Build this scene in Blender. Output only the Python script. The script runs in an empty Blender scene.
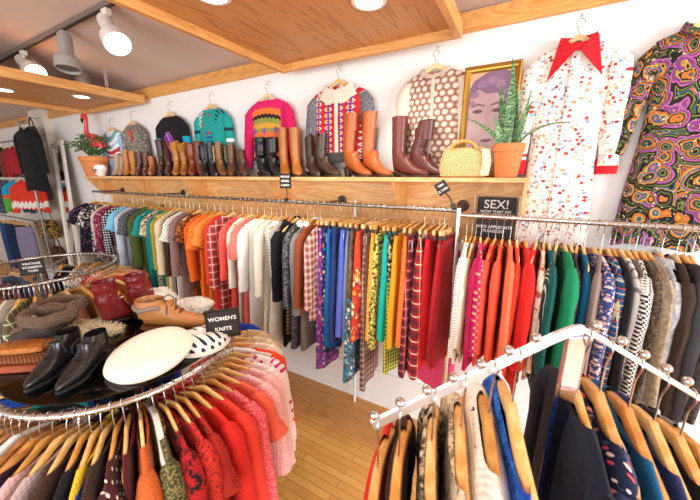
import bpy, bmesh, math, random
from mathutils import Vector, Matrix
R = math.radians
PI = math.pi
rnd = random.Random(7)
scene = bpy.context.scene
COL = scene.collection

# ------------------------------------------------------------------ colours and node helpers
def hexc(h, a=1.0):
    if not isinstance(h, str):
        return tuple(h) + (1.0,) if len(h) == 3 else tuple(h)
    h = h.lstrip('#')
    v = [int(h[i:i + 2], 16) / 255 for i in (0, 2, 4)]
    return tuple([x / 12.92 if x <= .04045 else ((x + .055) / 1.055) ** 2.4 for x in v]) + (a,)

class NT:
    def __init__(s, name):
        s.m = bpy.data.materials.new(name)
        s.m.use_nodes = True
        s.t = s.m.node_tree
        s.t.nodes.clear()
        s.out = s.t.nodes.new('ShaderNodeOutputMaterial')
    def n(s, typ, **kw):
        x = s.t.nodes.new('ShaderNode' + typ)
        for k, v in kw.items():
            setattr(x, k, v)
        return x
    def put(s, sock, v):
        if isinstance(v, bpy.types.NodeSocket):
            s.t.links.new(v, sock)
        else:
            if sock.type == 'RGBA':
                v = hexc(v)
            sock.default_value = v
    def math(s, op, a, b=0.0, c=None):
        x = s.n('Math', operation=op)
        s.put(x.inputs[0], a)
        s.put(x.inputs[1], b)
        if c is not None:
            s.put(x.inputs[2], c)
        return x.outputs[0]
    def obj(s):
        return s.n('TexCoord').outputs['Object']
    def sep(s, v):
        x = s.n('SeparateXYZ')
        s.put(x.inputs[0], v)
        return x.outputs
    def comb(s, x=0., y=0., z=0.):
        c = s.n('CombineXYZ')
        for i, v in enumerate((x, y, z)):
            s.put(c.inputs[i], v)
        return c.outputs[0]
    def mapping(s, v, scale=(1, 1, 1), rot=(0, 0, 0), loc=(0, 0, 0)):
        x = s.n('Mapping')
        s.put(x.inputs['Vector'], v)
        x.inputs['Scale'].default_value = scale
        x.inputs['Rotation'].default_value = rot
        x.inputs['Location'].default_value = loc
        return x.outputs[0]
    def mix(s, f, a, b, blend='MIX'):
        x = s.n('Mix', data_type='RGBA', blend_type=blend)
        s.put(x.inputs[0], f)
        s.put(x.inputs[6], a)
        s.put(x.inputs[7], b)
        return x.outputs[2]
    def ramp(s, f, stops, interp='LINEAR'):
        x = s.n('ValToRGB')
        x.color_ramp.interpolation = interp
        e = x.color_ramp.elements
        while len(e) < len(stops):
            e.new(.5)
        for i, (p, c) in enumerate(stops):
            e[i].position = p
            e[i].color = hexc(c)
        s.put(x.inputs[0], f)
        return x.outputs[0]
    def noise(s, v, scale=5., detail=2., rough=.5, dist=0.):
        x = s.n('TexNoise')
        s.put(x.inputs['Vector'], v)
        x.inputs['Scale'].default_value = scale
        x.inputs['Detail'].default_value = detail
        x.inputs['Roughness'].default_value = rough
        x.inputs['Distortion'].default_value = dist
        return x.outputs[0]
    def vor(s, v, scale=5., rand=1., feature='F1', metric='EUCLIDEAN'):
        x = s.n('TexVoronoi', feature=feature, distance=metric)
        s.put(x.inputs['Vector'], v)
        x.inputs['Scale'].default_value = scale
        x.inputs['Randomness'].default_value = rand
        return x.outputs
    def wave(s, v, scale=5., dist=0., detail=2., axis='X', prof='SIN', dscale=1.):
        x = s.n('TexWave', bands_direction=axis, wave_profile=prof)
        s.put(x.inputs['Vector'], v)
        x.inputs['Scale'].default_value = scale
        x.inputs['Distortion'].default_value = dist
        x.inputs['Detail'].default_value = detail
        x.inputs['Detail Scale'].default_value = dscale
        return x.outputs[0 if prof == 'c' else 1]
    def fin(s, col, rough=.6, metal=0., bump=None, bstr=.3, bdist=.004, sheen=0., coat=0., emis=None, estr=0., spec=.5, trans=0., sss=0.):
        b = s.n('BsdfPrincipled')
        s.put(b.inputs['Base Color'], col)
        s.put(b.inputs['Roughness'], rough)
        s.put(b.inputs['Metallic'], metal)
        b.inputs['Sheen Weight'].default_value = sheen
        b.inputs['Coat Weight'].default_value = coat
        b.inputs['Specular IOR Level'].default_value = spec
        b.inputs['Transmission Weight'].default_value = trans
        if emis is not None:
            s.put(b.inputs['Emission Color'], emis)
            b.inputs['Emission Strength'].default_value = estr
        if bump is not None:
            u = s.n('Bump')
            u.inputs['Strength'].default_value = bstr
            u.inputs['Distance'].default_value = bdist
            s.put(u.inputs['Height'], bump)
            s.t.links.new(u.outputs[0], b.inputs['Normal'])
        s.t.links.new(b.outputs[0], s.out.inputs[0])
        return s.m

_mc = {}
def cached(f):
    def g(*a, **k):
        key = (f.__name__, repr(a), repr(k))
        if key not in _mc:
            _mc[key] = f(*a, **k)
        return _mc[key]
    return g

@cached
def solid(c, rough=.5, metal=0., coat=0., bump=0., bscale=60., var=0.06, spec=.5):
    t = NT('surface')
    o = t.obj()
    nz = t.noise(o, bscale, 3)
    c2 = tuple(x * (1 - var * 2) for x in hexc(c)[:3])
    col = t.mix(t.noise(o, 9, 2), hexc(c), c2)
    return t.fin(col, rough, metal, nz if bump else None, bump, .003, coat=coat, spec=spec)

@cached
def lamp_mat(c, s):
    t = NT('lit_lens')
    return t.fin(c, .4, emis=c, estr=s)

@cached
def chrome(rough=.12, tint='#c9c6c4'):
    t = NT('chrome')
    o = t.obj()
    r = t.math('MULTIPLY_ADD', t.noise(o, 40, 3), .12, rough)
    return t.fin(tint, r, 1.0)

@cached
def glass():
    t = NT('clear_glass')
    g = t.n('BsdfGlossy'); g.inputs['Roughness'].default_value = .03
    tr = t.n('BsdfTransparent'); tr.inputs[0].default_value = (.86, .93, .91, 1)
    f = t.n('Fresnel'); f.inputs[0].default_value = 1.5
    m = t.n('MixShader')
    t.t.links.new(f.outputs[0], m.inputs[0]); t.t.links.new(tr.outputs[0], m.inputs[1]); t.t.links.new(g.outputs[0], m.inputs[2])
    t.t.links.new(m.outputs[0], t.out.inputs[0])
    return t.m

@cached
def plywood(ax='X', light='#eebb7d', dark='#cd8440', scale=1.0, rough=.5):
    t = NT('plywood')
    o = t.obj()
    sc = {'X': (.55, 5, 5), 'Y': (5, .55, 5), 'Z': (5, 5, .55)}[ax]
    m = t.mapping(o, tuple(x * scale for x in sc))
    n1 = t.noise(m, 1.4, 4, .55, 1.2)
    rings = t.math('FRACT', t.math('MULTIPLY', n1, 9.0))
    tri = t.math('ABSOLUTE', t.math('SUBTRACT', rings, .5))
    fine = t.noise(t.mapping(o, tuple(x * scale * 6 for x in sc)), 4, 3)
    c = t.ramp(tri, [(0, dark), (.16, '#dc9c58'), (.5, light)])
    c = t.mix(t.math('MULTIPLY', fine, .45), c, light)
    c = t.mix(t.math('MULTIPLY', t.noise(o, 1.3, 2), .35), c, dark)
    return t.fin(c, rough, bump=fine, bstr=.05)

@cached
def hanger_wood(c='#dba35c', c2='#c08038'):
    t = NT('hanger_wood')
    o = t.obj()
    info = t.n('ObjectInfo')
    n = t.noise(t.mapping(o, (20, 4, 30)), 3, 3, .5, .8)
    col = t.ramp(n, [(.3, c2), (.65, c)])
    hv = t.n('HueSaturation')
    t.put(hv.inputs['Color'], col)
    t.put(hv.inputs['Value'], t.math('MULTIPLY_ADD', info.outputs['Random'], .35, .85))
    return t.fin(hv.outputs[0], .35, coat=.25)

# ------------------------------------------------------------------ fabrics
def fabric_colour(t, spec, uv, u, v, o):
    k = spec[0]
    if k == 'p':                                           # plain
        c = hexc(spec[1])
        d = tuple(x * .86 for x in c[:3])
        return t.mix(t.noise(o, 14, 3), c, d)
    if k == 'sp':                                          # speckled: c1 c2 c3 scale
        sc = spec[4] if len(spec) > 4 else 70
        n = t.noise(o, sc, 3, .65)
        return t.ramp(n, [(.0, spec[1]), (.42, spec[1]), (.5, spec[2]), (.58, spec[3]), (1, spec[3])])
    if k == 'fl':                                          # flowers: base, [colours], scale, size
        vo = t.vor(uv, spec[3], 1)
        cr = t.sep(vo['Color'])[0]
        cols = spec[2]
        fc = t.ramp(cr, [(i / len(cols), c) for i, c in enumerate(cols)], 'CONSTANT')
        wob = t.math('ADD', vo['Distance'], t.math('MULTIPLY', t.math('SUBTRACT', t.noise(uv, spec[3] * 4, 1), .5), .5))
        msk = t.math('LESS_THAN', wob, spec[4])
        c1 = t.mix(msk, spec[1], fc)
        v2 = t.vor(t.mapping(uv, (1, 1, 1), (0, 0, .6), (3.1, 1.7, 0)), spec[3] * 2.1, 1)
        c2r = t.ramp(t.sep(v2['Color'])[1], [(i / len(cols), c) for i, c in enumerate(reversed(cols))], 'CONSTANT')
        m2 = t.math('LESS_THAN', v2['Distance'], spec[4] * .62)
        return t.mix(m2, c1, c2r)
    if k == 'dot':                                         # base, dot, scale, size
        vo = t.vor(t.mapping(uv, rot=(0, 0, .78)), spec[3], 0)
        return t.mix(t.math('LESS_THAN', vo['Distance'], spec[4] if len(spec) > 4 else .28), spec[1], spec[2])
    if k == 'pl':                                          # plaid base, dark, light, scale
        s = spec[4]
        def band(x, lo):
            return t.math('GREATER_THAN', t.math('FRACT', t.math('MULTIPLY', x, s)), lo)
        def line(x, ph):
            f = t.math('FRACT', t.math('MULTIPLY_ADD', x, s, ph))
            return t.math('LESS_THAN', t.math('ABSOLUTE', t.math('SUBTRACT', f, .5)), .05)
        c = t.mix(t.math('MULTIPLY', band(u, .6), .55), spec[1], spec[2])
        c = t.mix(t.math('MULTIPLY', band(v, .6), .55), c, spec[2])
        c = t.mix(t.math('MULTIPLY', line(u, .2), .8), c, spec[3])
        c = t.mix(t.math('MULTIPLY', line(v, .2), .8), c, spec[3])
        if len(spec) > 5:
            c = t.mix(t.math('MULTIPLY', line(v, .75), .8), c, spec[5])
        return c
    if k == 'gr':                                          # grid base, line, scale, width
        s = spec[3]; w = spec[4] if len(spec) > 4 else .3
        a = t.math('LESS_THAN', t.math('FRACT', t.math('MULTIPLY', u, s)), w)
        b = t.math('LESS_THAN', t.math('FRACT', t.math('MULTIPLY', v, s)), w)
        return t.mix(t.math('MAXIMUM', a, b), spec[1], spec[2])
    if k == 'ck':                                          # checks c1, c2, scale
        x = t.n('TexChecker')
        t.put(x.inputs['Vector'], t.mapping(uv, rot=(0, 0, spec[4] if len(spec) > 4 else 0)))
        x.inputs['Scale'].default_value = spec[3]
        t.put(x.inputs['Color1'], spec[1]); t.put(x.inputs['Color2'], spec[2])
        return x.outputs[0]
    if k == 'sh' or k == 'sv':                             # stripes: c1, c2, scale, width
        q = v if k == 'sh' else u
        f = t.math('FRACT', t.math('MULTIPLY', q, spec[3]))
        return t.mix(t.math('LESS_THAN', f, spec[4] if len(spec) > 4 else .5), spec[1], spec[2])
    if k == 'bd':                                          # bands along z: [(z, colour)...] from the top down, zigzag amount
        zz = t.math('MULTIPLY', t.math('ABSOLUTE', t.math('SUBTRACT', t.math('FRACT', t.math('MULTIPLY', u, 14)), .5)), spec[2])
        d = t.math('MULTIPLY', t.math('ADD', v, zz), -1.0)
        st = [(max(0., min(1., z)), c) for z, c in spec[1]]
        return t.ramp(d, st, 'CONSTANT')
    if k == 'hem':                                         # upper spec, lower spec, z where it changes
        a = fabric_colour(t, spec[1], uv, u, v, o)
        b = fabric_colour(t, spec[2], uv, u, v, o)
        return t.mix(t.math('LESS_THAN', v, spec[3]), a, b)
    if k == 'ps':                                          # paisley
        wv = t.noise(uv, 5, 2)
        uv2 = t.mix(.06, uv, t.n('TexNoise').outputs[1])
        vo = t.vor(uv2, spec[1], .9)
        r = t.math('FRACT', t.math('MULTIPLY_ADD', vo['Distance'], 1.9, wv))
        cr = t.sep(vo['Color'])[0]
        A = t.ramp(r, [(0, '#c06a26'), (.14, '#1c1c1c'), (.24, '#a88c3c'), (.3, '#7a3a76'), (.46, '#a45c94'), (.56, '#201d1a'), (.72, '#6a7434'), (.82, '#1c1b18'), (.9, '#2f5d68')], 'CONSTANT')
        B = t.ramp(r, [(0, '#2a5f70'), (.12, '#c49a44'), (.2, '#b56a30'), (.34, '#1b1b1d'), (.56, '#5f6a30'), (.64, '#1f1c19'), (.84, '#9a8344'), (.92, '#8f4a80')], 'CONSTANT')
        c = t.mix(t.math('GREATER_THAN', cr, .5), A, B)
        v3 = t.vor(uv2, spec[1] * 4.5, 1)
        c3 = t.ramp(t.sep(v3['Color'])[0], [(0, '#d8b25c'), (.3, '#c98a9e'), (.5, '#5f8f8c'), (.75, '#e3d29a')], 'CONSTANT')
        return t.mix(t.math('LESS_THAN', v3['Distance'], .2), c, c3)
    if k == 'yoke':                                        # Nordic yoke: bands by distance from the collar
        rr = t.math('SQRT', t.math('ADD', t.math('POWER', t.math('MULTIPLY', u, .85), 2.), t.math('POWER', t.math('ADD', v, .09), 2.)))
        ang = t.math('ARCTAN2', u, t.math('ADD', v, .04))
        zz = t.math('MULTIPLY', t.math('ABSOLUTE', t.math('SUBTRACT', t.math('FRACT', t.math('MULTIPLY', ang, 7.)), .5)), .03)
        return t.ramp(t.math('ADD', rr, zz), spec[1], 'CONSTANT')
    if k == 'teal':
        c = hexc('#1f9c96')
        zs = t.math('FRACT', t.math('MULTIPLY_ADD', v, 26, t.math('MULTIPLY', t.math('POWER', u, 2.), 60)))
        st = t.math('LESS_THAN', zs, .45)
        side = t.math('GREATER_THAN', t.math('ABSOLUTE', u), .1)
        patch = t.math('GREATER_THAN', t.noise(uv, 4.5, 0), .47)
        m = t.math('MULTIPLY', t.math('MULTIPLY', st, side), patch)
        sc_ = t.mix(t.math('GREATER_THAN', u, .04), '#f2f2ee', '#16343c')
        a = t.mix(m, c, sc_)
        mid = t.math('MULTIPLY', t.math('LESS_THAN', t.math('ABSOLUTE', t.math('SUBTRACT', u, .01)), .055), t.math('MULTIPLY', st, t.math('LESS_THAN', t.math('ABSOLUTE', t.math('ADD', v, .42)), .11)))
        a = t.mix(mid, a, '#1b4f9b')
        vo = t.vor(uv, 11, .35)
        dm = t.math('MULTIPLY', t.math('LESS_THAN', vo['Distance'], .22), t.math('SUBTRACT', 1., side))
        return t.mix(dm, a, '#a8543a')
    if k == 'cable':                                       # red folk panel: columns of motifs
        f = t.math('FRACT', t.math('MULTIPLY_ADD', u, 10, .0))
        zig = t.math('ABSOLUTE', t.math('SUBTRACT', t.math('FRACT', t.math('MULTIPLY', v, 22)), .5))
        d = t.math('ABSOLUTE', t.math('SUBTRACT', t.math('ABSOLUTE', t.math('SUBTRACT', f, .5)), t.math('MULTIPLY', zig, .6)))
        c = t.mix(t.math('LESS_THAN', d, .08), '#cf2f30', '#f3e6da')
        m2 = t.math('LESS_THAN', t.math('ADD', t.math('ABSOLUTE', t.math('SUBTRACT', f, .5)), zig), .3)
        c = t.mix(m2, c, '#6f3f9a')
        return t.mix(t.math('GREATER_THAN', v, -.2), c, t.mix(t.math('LESS_THAN', d, .12), '#b8262a', '#f0dcd4'))
    if k == 'blk':                                         # black jumper with colour block waves
        w = t.math('FRACT', t.math('MULTIPLY_ADD', u, 9, t.math('MULTIPLY', v, 5)))
        c = t.ramp(w, [(0, '#7c2fb0'), (.28, '#b9a6c4'), (.42, '#5b2391'), (.7, '#d763b4'), (.85, '#22202a')], 'CONSTANT')
        body = t.math('LESS_THAN', t.math('ADD', v, t.math('MULTIPLY', t.math('POWER', u, 2.), 9)), -.27)
        c = t.mix(body, '#17171c', c)
        lo = t.math('MULTIPLY', t.math('LESS_THAN', v, -.4), t.math('GREATER_THAN', t.math('ABSOLUTE', u), .13))
        return t.mix(lo, c, t.ramp(t.math('FRACT', t.math('MULTIPLY', v, 7)), [(0, '#c86fd0'), (.3, '#22a6c8'), (.65, '#1f4f9c')], 'CONSTANT'))
    if k == 'pink':
        zz = t.math('MULTIPLY', t.math('ABSOLUTE', t.math('SUBTRACT', t.math('FRACT', t.math('MULTIPLY', u, 22)), .5)), .03)
        curve = t.math('MULTIPLY', t.math('POWER', u, 2.), .9)
        d = t.math('MULTIPLY', t.math('ADD', t.math('ADD', v, zz), curve), -1.)
        c = t.ramp(d, [(0, '#dd1f6a'), (.165, '#ea7a33'), (.215, '#2a2226'), (.25, '#8f9440'), (.29, '#d8a23c'), (.335, '#9a9a48'), (.36, '#ea7a45'), (.47, '#6d5a9a'), (.52, '#e88a4a'), (.56, '#2e2530'), (.6, '#3f8f94'), (.66, '#e6b93e'), (.7, '#d34a2e')], 'CONSTANT')
        dv = t.vor(uv, 8, .1, metric='MANHATTAN')
        dm = t.math('MULTIPLY', t.math('LESS_THAN', dv['Distance'], .3), t.math('LESS_THAN', t.math('ABSOLUTE', t.math('ADD', v, .4)), .07))
        c = t.mix(dm, c, '#7a5fa8')
        return t.mix(t.math('GREATER_THAN', t.math('ABSOLUTE', u), .185), c, '#dd1f6a')
    if k == 'wov':                                         # brown and cream ovals in rows
        row = t.math('FLOOR', t.math('MULTIPLY', v, 26))
        fu = t.math('SUBTRACT', t.math('FRACT', t.math('MULTIPLY_ADD', u, 21, t.math('MULTIPLY', row, .5))), .5)
        fv = t.math('SUBTRACT', t.math('FRACT', t.math('MULTIPLY', v, 26)), .5)
        d = t.math('SQRT', t.math('ADD', t.math('POWER', fu, 2.), t.math('MULTIPLY', t.math('POWER', fv, 2.), .7)))
        return t.ramp(d, [(0, '#f2e6da'), (.3, '#e2c8b6'), (.4, '#a87c68'), (.6, '#8d6152')])
    raise ValueError(k)

@cached
def fabric(spec, knit=0., rough=.85, sheen=.04):
    t = NT('fabric')
    o = t.obj()
    x, y, z = t.sep(o)
    u = t.math('ADD', y, x)
    uv = t.comb(u, z, 0.)
    c = fabric_colour(t, spec, uv, u, z, o)
    if knit:
        h = t.math('ADD', t.math('SINE', t.math('MULTIPLY', u, 6.28 * knit)), t.math('SINE', t.math('MULTIPLY', z, 6.28 * knit * 1.3)))
        h = t.math('MULTIPLY_ADD', t.noise(o, 180, 2), 1.2, h)
        return t.fin(c, rough, bump=h, bstr=.3, bdist=.003, sheen=sheen, spec=.25)
    h = t.noise(o, 26, 3)
    return t.fin(c, rough, bump=h, bstr=.35, bdist=.012, sheen=sheen, spec=.25)

# ------------------------------------------------------------------ mesh helpers
class MB:
    def __init__(s):
        s.v = []; s.f = []
    def add(s, vs, fs):
        b = len(s.v)
        s.v += [tuple(p) for p in vs]
        s.f += [tuple(i + b for i in f) for f in fs]
    def box(s, x0, x1, y0, y1, z0, z1):
        v = [(x0, y0, z0), (x1, y0, z0), (x1, y1, z0), (x0, y1, z0), (x0, y0, z1), (x1, y0, z1), (x1, y1, z1), (x0, y1, z1)]
        s.add(v, [(3, 2, 1, 0), (4, 5, 6, 7), (0, 1, 5, 4), (1, 2, 6, 5), (2, 3, 7, 6), (3, 0, 4, 7)])
        return s
    def loft(s, rings, caps=(True, True), closed=True):
        n = len(rings[0]); b = len(s.v)
        for r in rings:
            s.v += [tuple(p) for p in r]
        m = n if closed else n - 1
        for i in range(len(rings) - 1):
            for j in range(m):
                a = b + i * n + j; c = b + i * n + (j + 1) % n
                s.f.append((a, c, c + n, a + n))
        if caps[0]:
            s.f.append(tuple(b + j for j in reversed(range(n))))
        if caps[1]:
            s.f.append(tuple(b + (len(rings) - 1) * n + j for j in range(n)))
        return s
    def tube(s, pts, r, n=8, r2=None, caps=(True, True), up=None):
        pts = [Vector(p) for p in pts]
        rings = []
        side = None
        for i, p in enumerate(pts):
            T = (pts[min(i + 1, len(pts) - 1)] - pts[max(i - 1, 0)])
            T = T.normalized() if T.length > 1e-9 else Vector((0, 0, 1))
            if side is None:
                ref = Vector(up) if up else (Vector((0, 0, 1)) if abs(T.z) < .9 else Vector((1, 0, 0)))
                side = T.cross(ref)
            side = side - T * side.dot(T)
            side.normalize()
            w = T.cross(side)
            ra = r[i] if isinstance(r, (list, tuple)) else r
            rb = ra if r2 is None else (r2[i] if isinstance(r2, (list, tuple)) else r2)
            rings.append([p + side * (ra * math.cos(2 * PI * k / n)) + w * (rb * math.sin(2 * PI * k / n)) for k in range(n)])
        return s.loft(rings, caps)
    def lathe(s, prof, n=24, c=(0, 0, 0), caps=(True, True)):
        rings = [[(c[0] + r * math.cos(2 * PI * k / n), c[1] + r * math.sin(2 * PI * k / n), c[2] + z) for k in range(n)] for r, z in prof]
        return s.loft(rings, caps)
    def sphere(s, c, r, n=14, m=9, sc=(1, 1, 1)):
        rings = []
        for i in range(m + 1):
            a = -PI / 2 + PI * i / m
            q = max(math.cos(a), .02)
            rings.append([(c[0] + sc[0] * r * q * math.cos(2 * PI * k / n), c[1] + sc[1] * r * q * math.sin(2 * PI * k / n), c[2] + sc[2] * r * math.sin(a)) for k in range(n)])
        return s.loft(rings)
    def xf(s, M, start=0):
        for i in range(start, len(s.v)):
            s.v[i] = tuple(M @ Vector(s.v[i]))
        return s
    def mesh(s, name, smooth=True, fix=True):
        me = bpy.data.meshes.new(name)
        me.from_pydata(s.v, [], s.f)
        if fix:
            bm = bmesh.new(); bm.from_mesh(me)
            bmesh.ops.recalc_face_normals(bm, faces=bm.faces)
            bm.to_mesh(me); bm.free()
        if smooth:
            me.polygons.foreach_set('use_smooth', [True] * len(me.polygons))
            try:
                me.set_sharp_from_angle(angle=R(42))
            except Exception:
                pass
        me.update()
        return me
    def build(s, name, mat, parent=None, smooth=True, bevel=0., fix=True):
        return link(name, s.mesh(name, smooth, fix), mat, parent, bevel)

def link(name, me, mat, parent=None, bevel=0.):
    if mat is not None and not me.materials:
        me.materials.append(mat)
    o = bpy.data.objects.new(name, me)
    COL.objects.link(o)
    if parent is not None:
        o.parent = parent
    if bevel:
        b = o.modifiers.new('bevel', 'BEVEL'); b.width = bevel; b.segments = 2; b.limit_method = 'ANGLE'
    return o

def thing(name, label, cat, loc=(0, 0, 0), rz=0., group=None, rot=None):
    o = bpy.data.objects.new(name, None)
    o.empty_display_size = .05
    COL.objects.link(o)
    o.location = loc
    o.rotation_euler = rot if rot else (0, 0, rz)
    return tag(o, label, cat, group)
def tag(o, label, cat, group=None):
    o['label'] = label; o['category'] = cat
    if group:
        o['group'] = group
    return o
def struct(o):
    o['kind'] = 'structure'
    return o
def place(o, loc, rz=0.):
    o.location = loc; o.rotation_euler = (0, 0, rz)
    return o

def text(name, s, size, mat, parent, loc, rot, depth=.0006, align='CENTER', spacing=1.0):
    cu = bpy.data.curves.new(name, 'FONT')
    cu.body = s; cu.size = size; cu.extrude = depth; cu.align_x = align; cu.align_y = 'CENTER'
    cu.offset = size * .012; cu.space_line = spacing
    tmp = bpy.data.objects.new('tmp', cu); COL.objects.link(tmp)
    dg = bpy.context.evaluated_depsgraph_get()
    me = bpy.data.meshes.new_from_object(tmp.evaluated_get(dg))
    bpy.data.objects.remove(tmp); bpy.data.curves.remove(cu)
    me.materials.clear(); me.materials.append(mat)
    o = bpy.data.objects.new(name, me); COL.objects.link(o)
    o.parent = parent; o.location = loc; o.rotation_euler = rot
    return o
# ------------------------------------------------------------------ hangers and garments (hung at z = 0, hanger along local y, front +x)
STEEL = chrome(.2, '#b9b7b5')
def hz(y, drop=.075):
    return -.085 - drop * (min(abs(y), .23) / .21) ** 1.25

_hm = {}
def hook_mesh(dz=0., r=.019):
    k = ('hook', r, dz)
    if k not in _hm:
        b = MB()
        pts = [(0, r * math.cos(a), r * math.sin(a)) for a in [R(d) for d in range(-25, 196, 20)]]
        pts += [(0, -r * .7, -r * .9), (0, -.002, -.042), (0, 0, -.055), (0, 0, -.09 - dz)]
        b.tube(pts, .0022, 6)
        _hm[k] = b.mesh('hook')
    return _hm[k]
def arm_mesh(th=.013, hgt=.036, half=.197, key='wood'):
    k = (key, th, hgt, half)
    if k not in _hm:
        rings = []
        for i in range(21):
            y = half * (i - 10) / 10
            q = abs(y) / half
            h = hgt * (1 - .38 * q) if q < .97 else hgt * .4
            w = th * (1 + .15 * q) if q < .97 else th * .6
            top = -.085 - .075 * q ** 1.25 * (half / .21) + (.03 * (1 - q) ** 2 if key == 'arch' else 0)
            if abs(y) < .02:
                top += .004
            xo = (.012 if key == 'thick' else .003) * q * q
            pts = []
            for a in range(10):
                an = 2 * PI * a / 10 + .31
                pts.append((xo + .5 * w * math.copysign(abs(math.cos(an)) ** .6, math.cos(an)), y, top - h / 2 + .5 * h * math.copysign(abs(math.sin(an)) ** .6, math.sin(an))))
            rings.append(pts)
        _hm[k] = MB().loft(rings).mesh('hanger_arm')
    return _hm[k]
def clipbar_mesh():
    if 'clip' not in _hm:
        b = MB()
        b.box(-.007, .007, -.17, .17, -.112, -.084)
        _hm['clip'] = b.mesh('hanger_arm')
        c = MB()
        c.box(-.007, .007, -.009, .009, -.15, -.09)
        c.tube([(-.009, 0, -.1), (.009, 0, -.1)], .006, 8)
        _hm['clipb'] = c.mesh('clip')
    return _hm['clip'], _hm['clipb']

WOODS = [hanger_wood('#e4b470', '#cf9448'), hanger_wood('#ecc482', '#dba658'), hanger_wood('#dca254', '#c4863c'), hanger_wood('#f0d09a', '#dfb470')]
DARKWOODS = [hanger_wood('#aa6c34', '#7c481e'), hanger_wood('#c08442', '#965c28')]
WHITEH = solid('#e9e4dc', .4)
BLACKCLIP = solid('#26221f', .4)

def hanger(loc, rz, label, group, kind='wood', wood=None, tilt=0., dz=0.):
    h = thing('clothes_hanger', label, 'hanger', loc, rz, group)
    h.rotation_euler = (tilt, 0, rz)
    link('hook', hook_mesh(round(dz, 3)), STEEL, h)
    w = wood or WOODS[rnd.randrange(4)]
    if kind == 'clip':
        a, c = clipbar_mesh()
        own(link('hanger_arm', a, None, h), w)
        for s in (-1, 1):
            k = link('clip', c, None, h); own(k, BLACKCLIP); k.location = (0, s * .12, 0)
    elif kind == 'thick':
        own(link('hanger_arm', arm_mesh(.024, .042, .205, 'thick'), None, h), w)
    elif kind == 'arch':
        own(link('hanger_arm', arm_mesh(.013, .034, .195, 'arch'), None, h), w)
    else:
        own(link('hanger_arm', arm_mesh(), None, h), w)
    lower(h, dz, 'hook')
    return h
def lower(root, dz, but=None):
    for c in root.children:
        if dz and not (but and c.name.startswith(but)):
            c.location.z -= dz
def own(o, mat):                                            # shared mesh, material on the object
    if not o.data.materials:
        o.data.materials.append(mat)
    o.material_slots[0].link = 'OBJECT'
    o.material_slots[0].material = mat
    return o

def body_mesh(L, th, nw, flare, rg, fold, waist=.0, skirt=False, sw=.205, vdrop=.05, n=36, drop=.075, skew=0.):
    lv = []
    if skirt:
        for q, w, t in ((0, .145, .3 * th), (.04, .15, .45 * th), (.12, .158, .7 * th), (.35, .165, .9 * th), (.6, .17 + flare * .5, th), (.8, .17 + flare * .8, th), (1, .17 + flare, th)):
            lv.append((w, -.15 - q * (L - .15), t, q))
    else:
        for k in range(5):
            w = nw + (sw - nw) * k / 4
            lv.append((w, hz(w, drop) + .011, .013 + (.5 * th - .013) * (k / 4) ** 1.2, 0))
        zs = hz(sw, drop) + .007
        lv.append((sw + .008, zs - .025, .7 * th, .05))
        lv.append((sw + .002, zs - .07, .85 * th, .1))
        m = 9
        for k in range(1, m + 1):
            q = k / m
            z = zs - .07 - q * (L + zs - .07)
            w = sw - .01 - waist * math.sin(PI * min(1, q * 1.35)) + flare * q ** 1.5
            lv.append((w, z, th * (.92 + .12 * q), .1 + .9 * q))
    ph = [rg.uniform(0, 6.28) for _ in range(4)]
    k1, k2 = rg.uniform(16, 24), rg.uniform(34, 52)
    rings = []
    for i, (w, z, t, q) in enumerate(lv):
        r = []
        for j in range(n):
            a = 2 * PI * j / n
            ca, sa = math.cos(a), math.sin(a)
            y = w * math.copysign(abs(ca) ** .75, ca)
            x = t * math.copysign(abs(sa) ** .7, sa)
            fo = fold * q ** .8 * (math.sin(k1 * y + ph[0]) + .5 * math.sin(k2 * y + ph[1] + q * 2))
            x += fo * (1 if not skirt else 1.25)
            x += fold * .5 * q * math.sin(k2 * y * .8 + ph[2]) * (1 if sa > 0 else -1)
            zz = z + (.012 * math.sin(3 * a + ph[3]) * q if q > .95 else 0)
            yy = y * (1 + .015 * math.sin(9 * z + ph[2])) + skew * q
            if i == 0 and not skirt:
                s = max(0., 1 - (y / (nw + 1e-6)) ** 2)
                zz -= (vdrop if sa > 0 else .012) * s
                x += .012 * s * (1 if sa > 0 else -1)
            r.append((x, yy, zz))
        rings.append(r)
    b = MB().loft(rings, (skirt, False))
    # a turned-in lining so the hem has thickness
    n0 = len(lv) - 1
    inner = [[(p[0] * .8, p[1] * .985, p[2] + .004) for p in rings[-1]], [(p[0] * .75, p[1] * .97, p[2] + .06) for p in rings[-1]]]
    b.loft([rings[-1], inner[0], inner[1]], (False, True))
    return b

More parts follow.
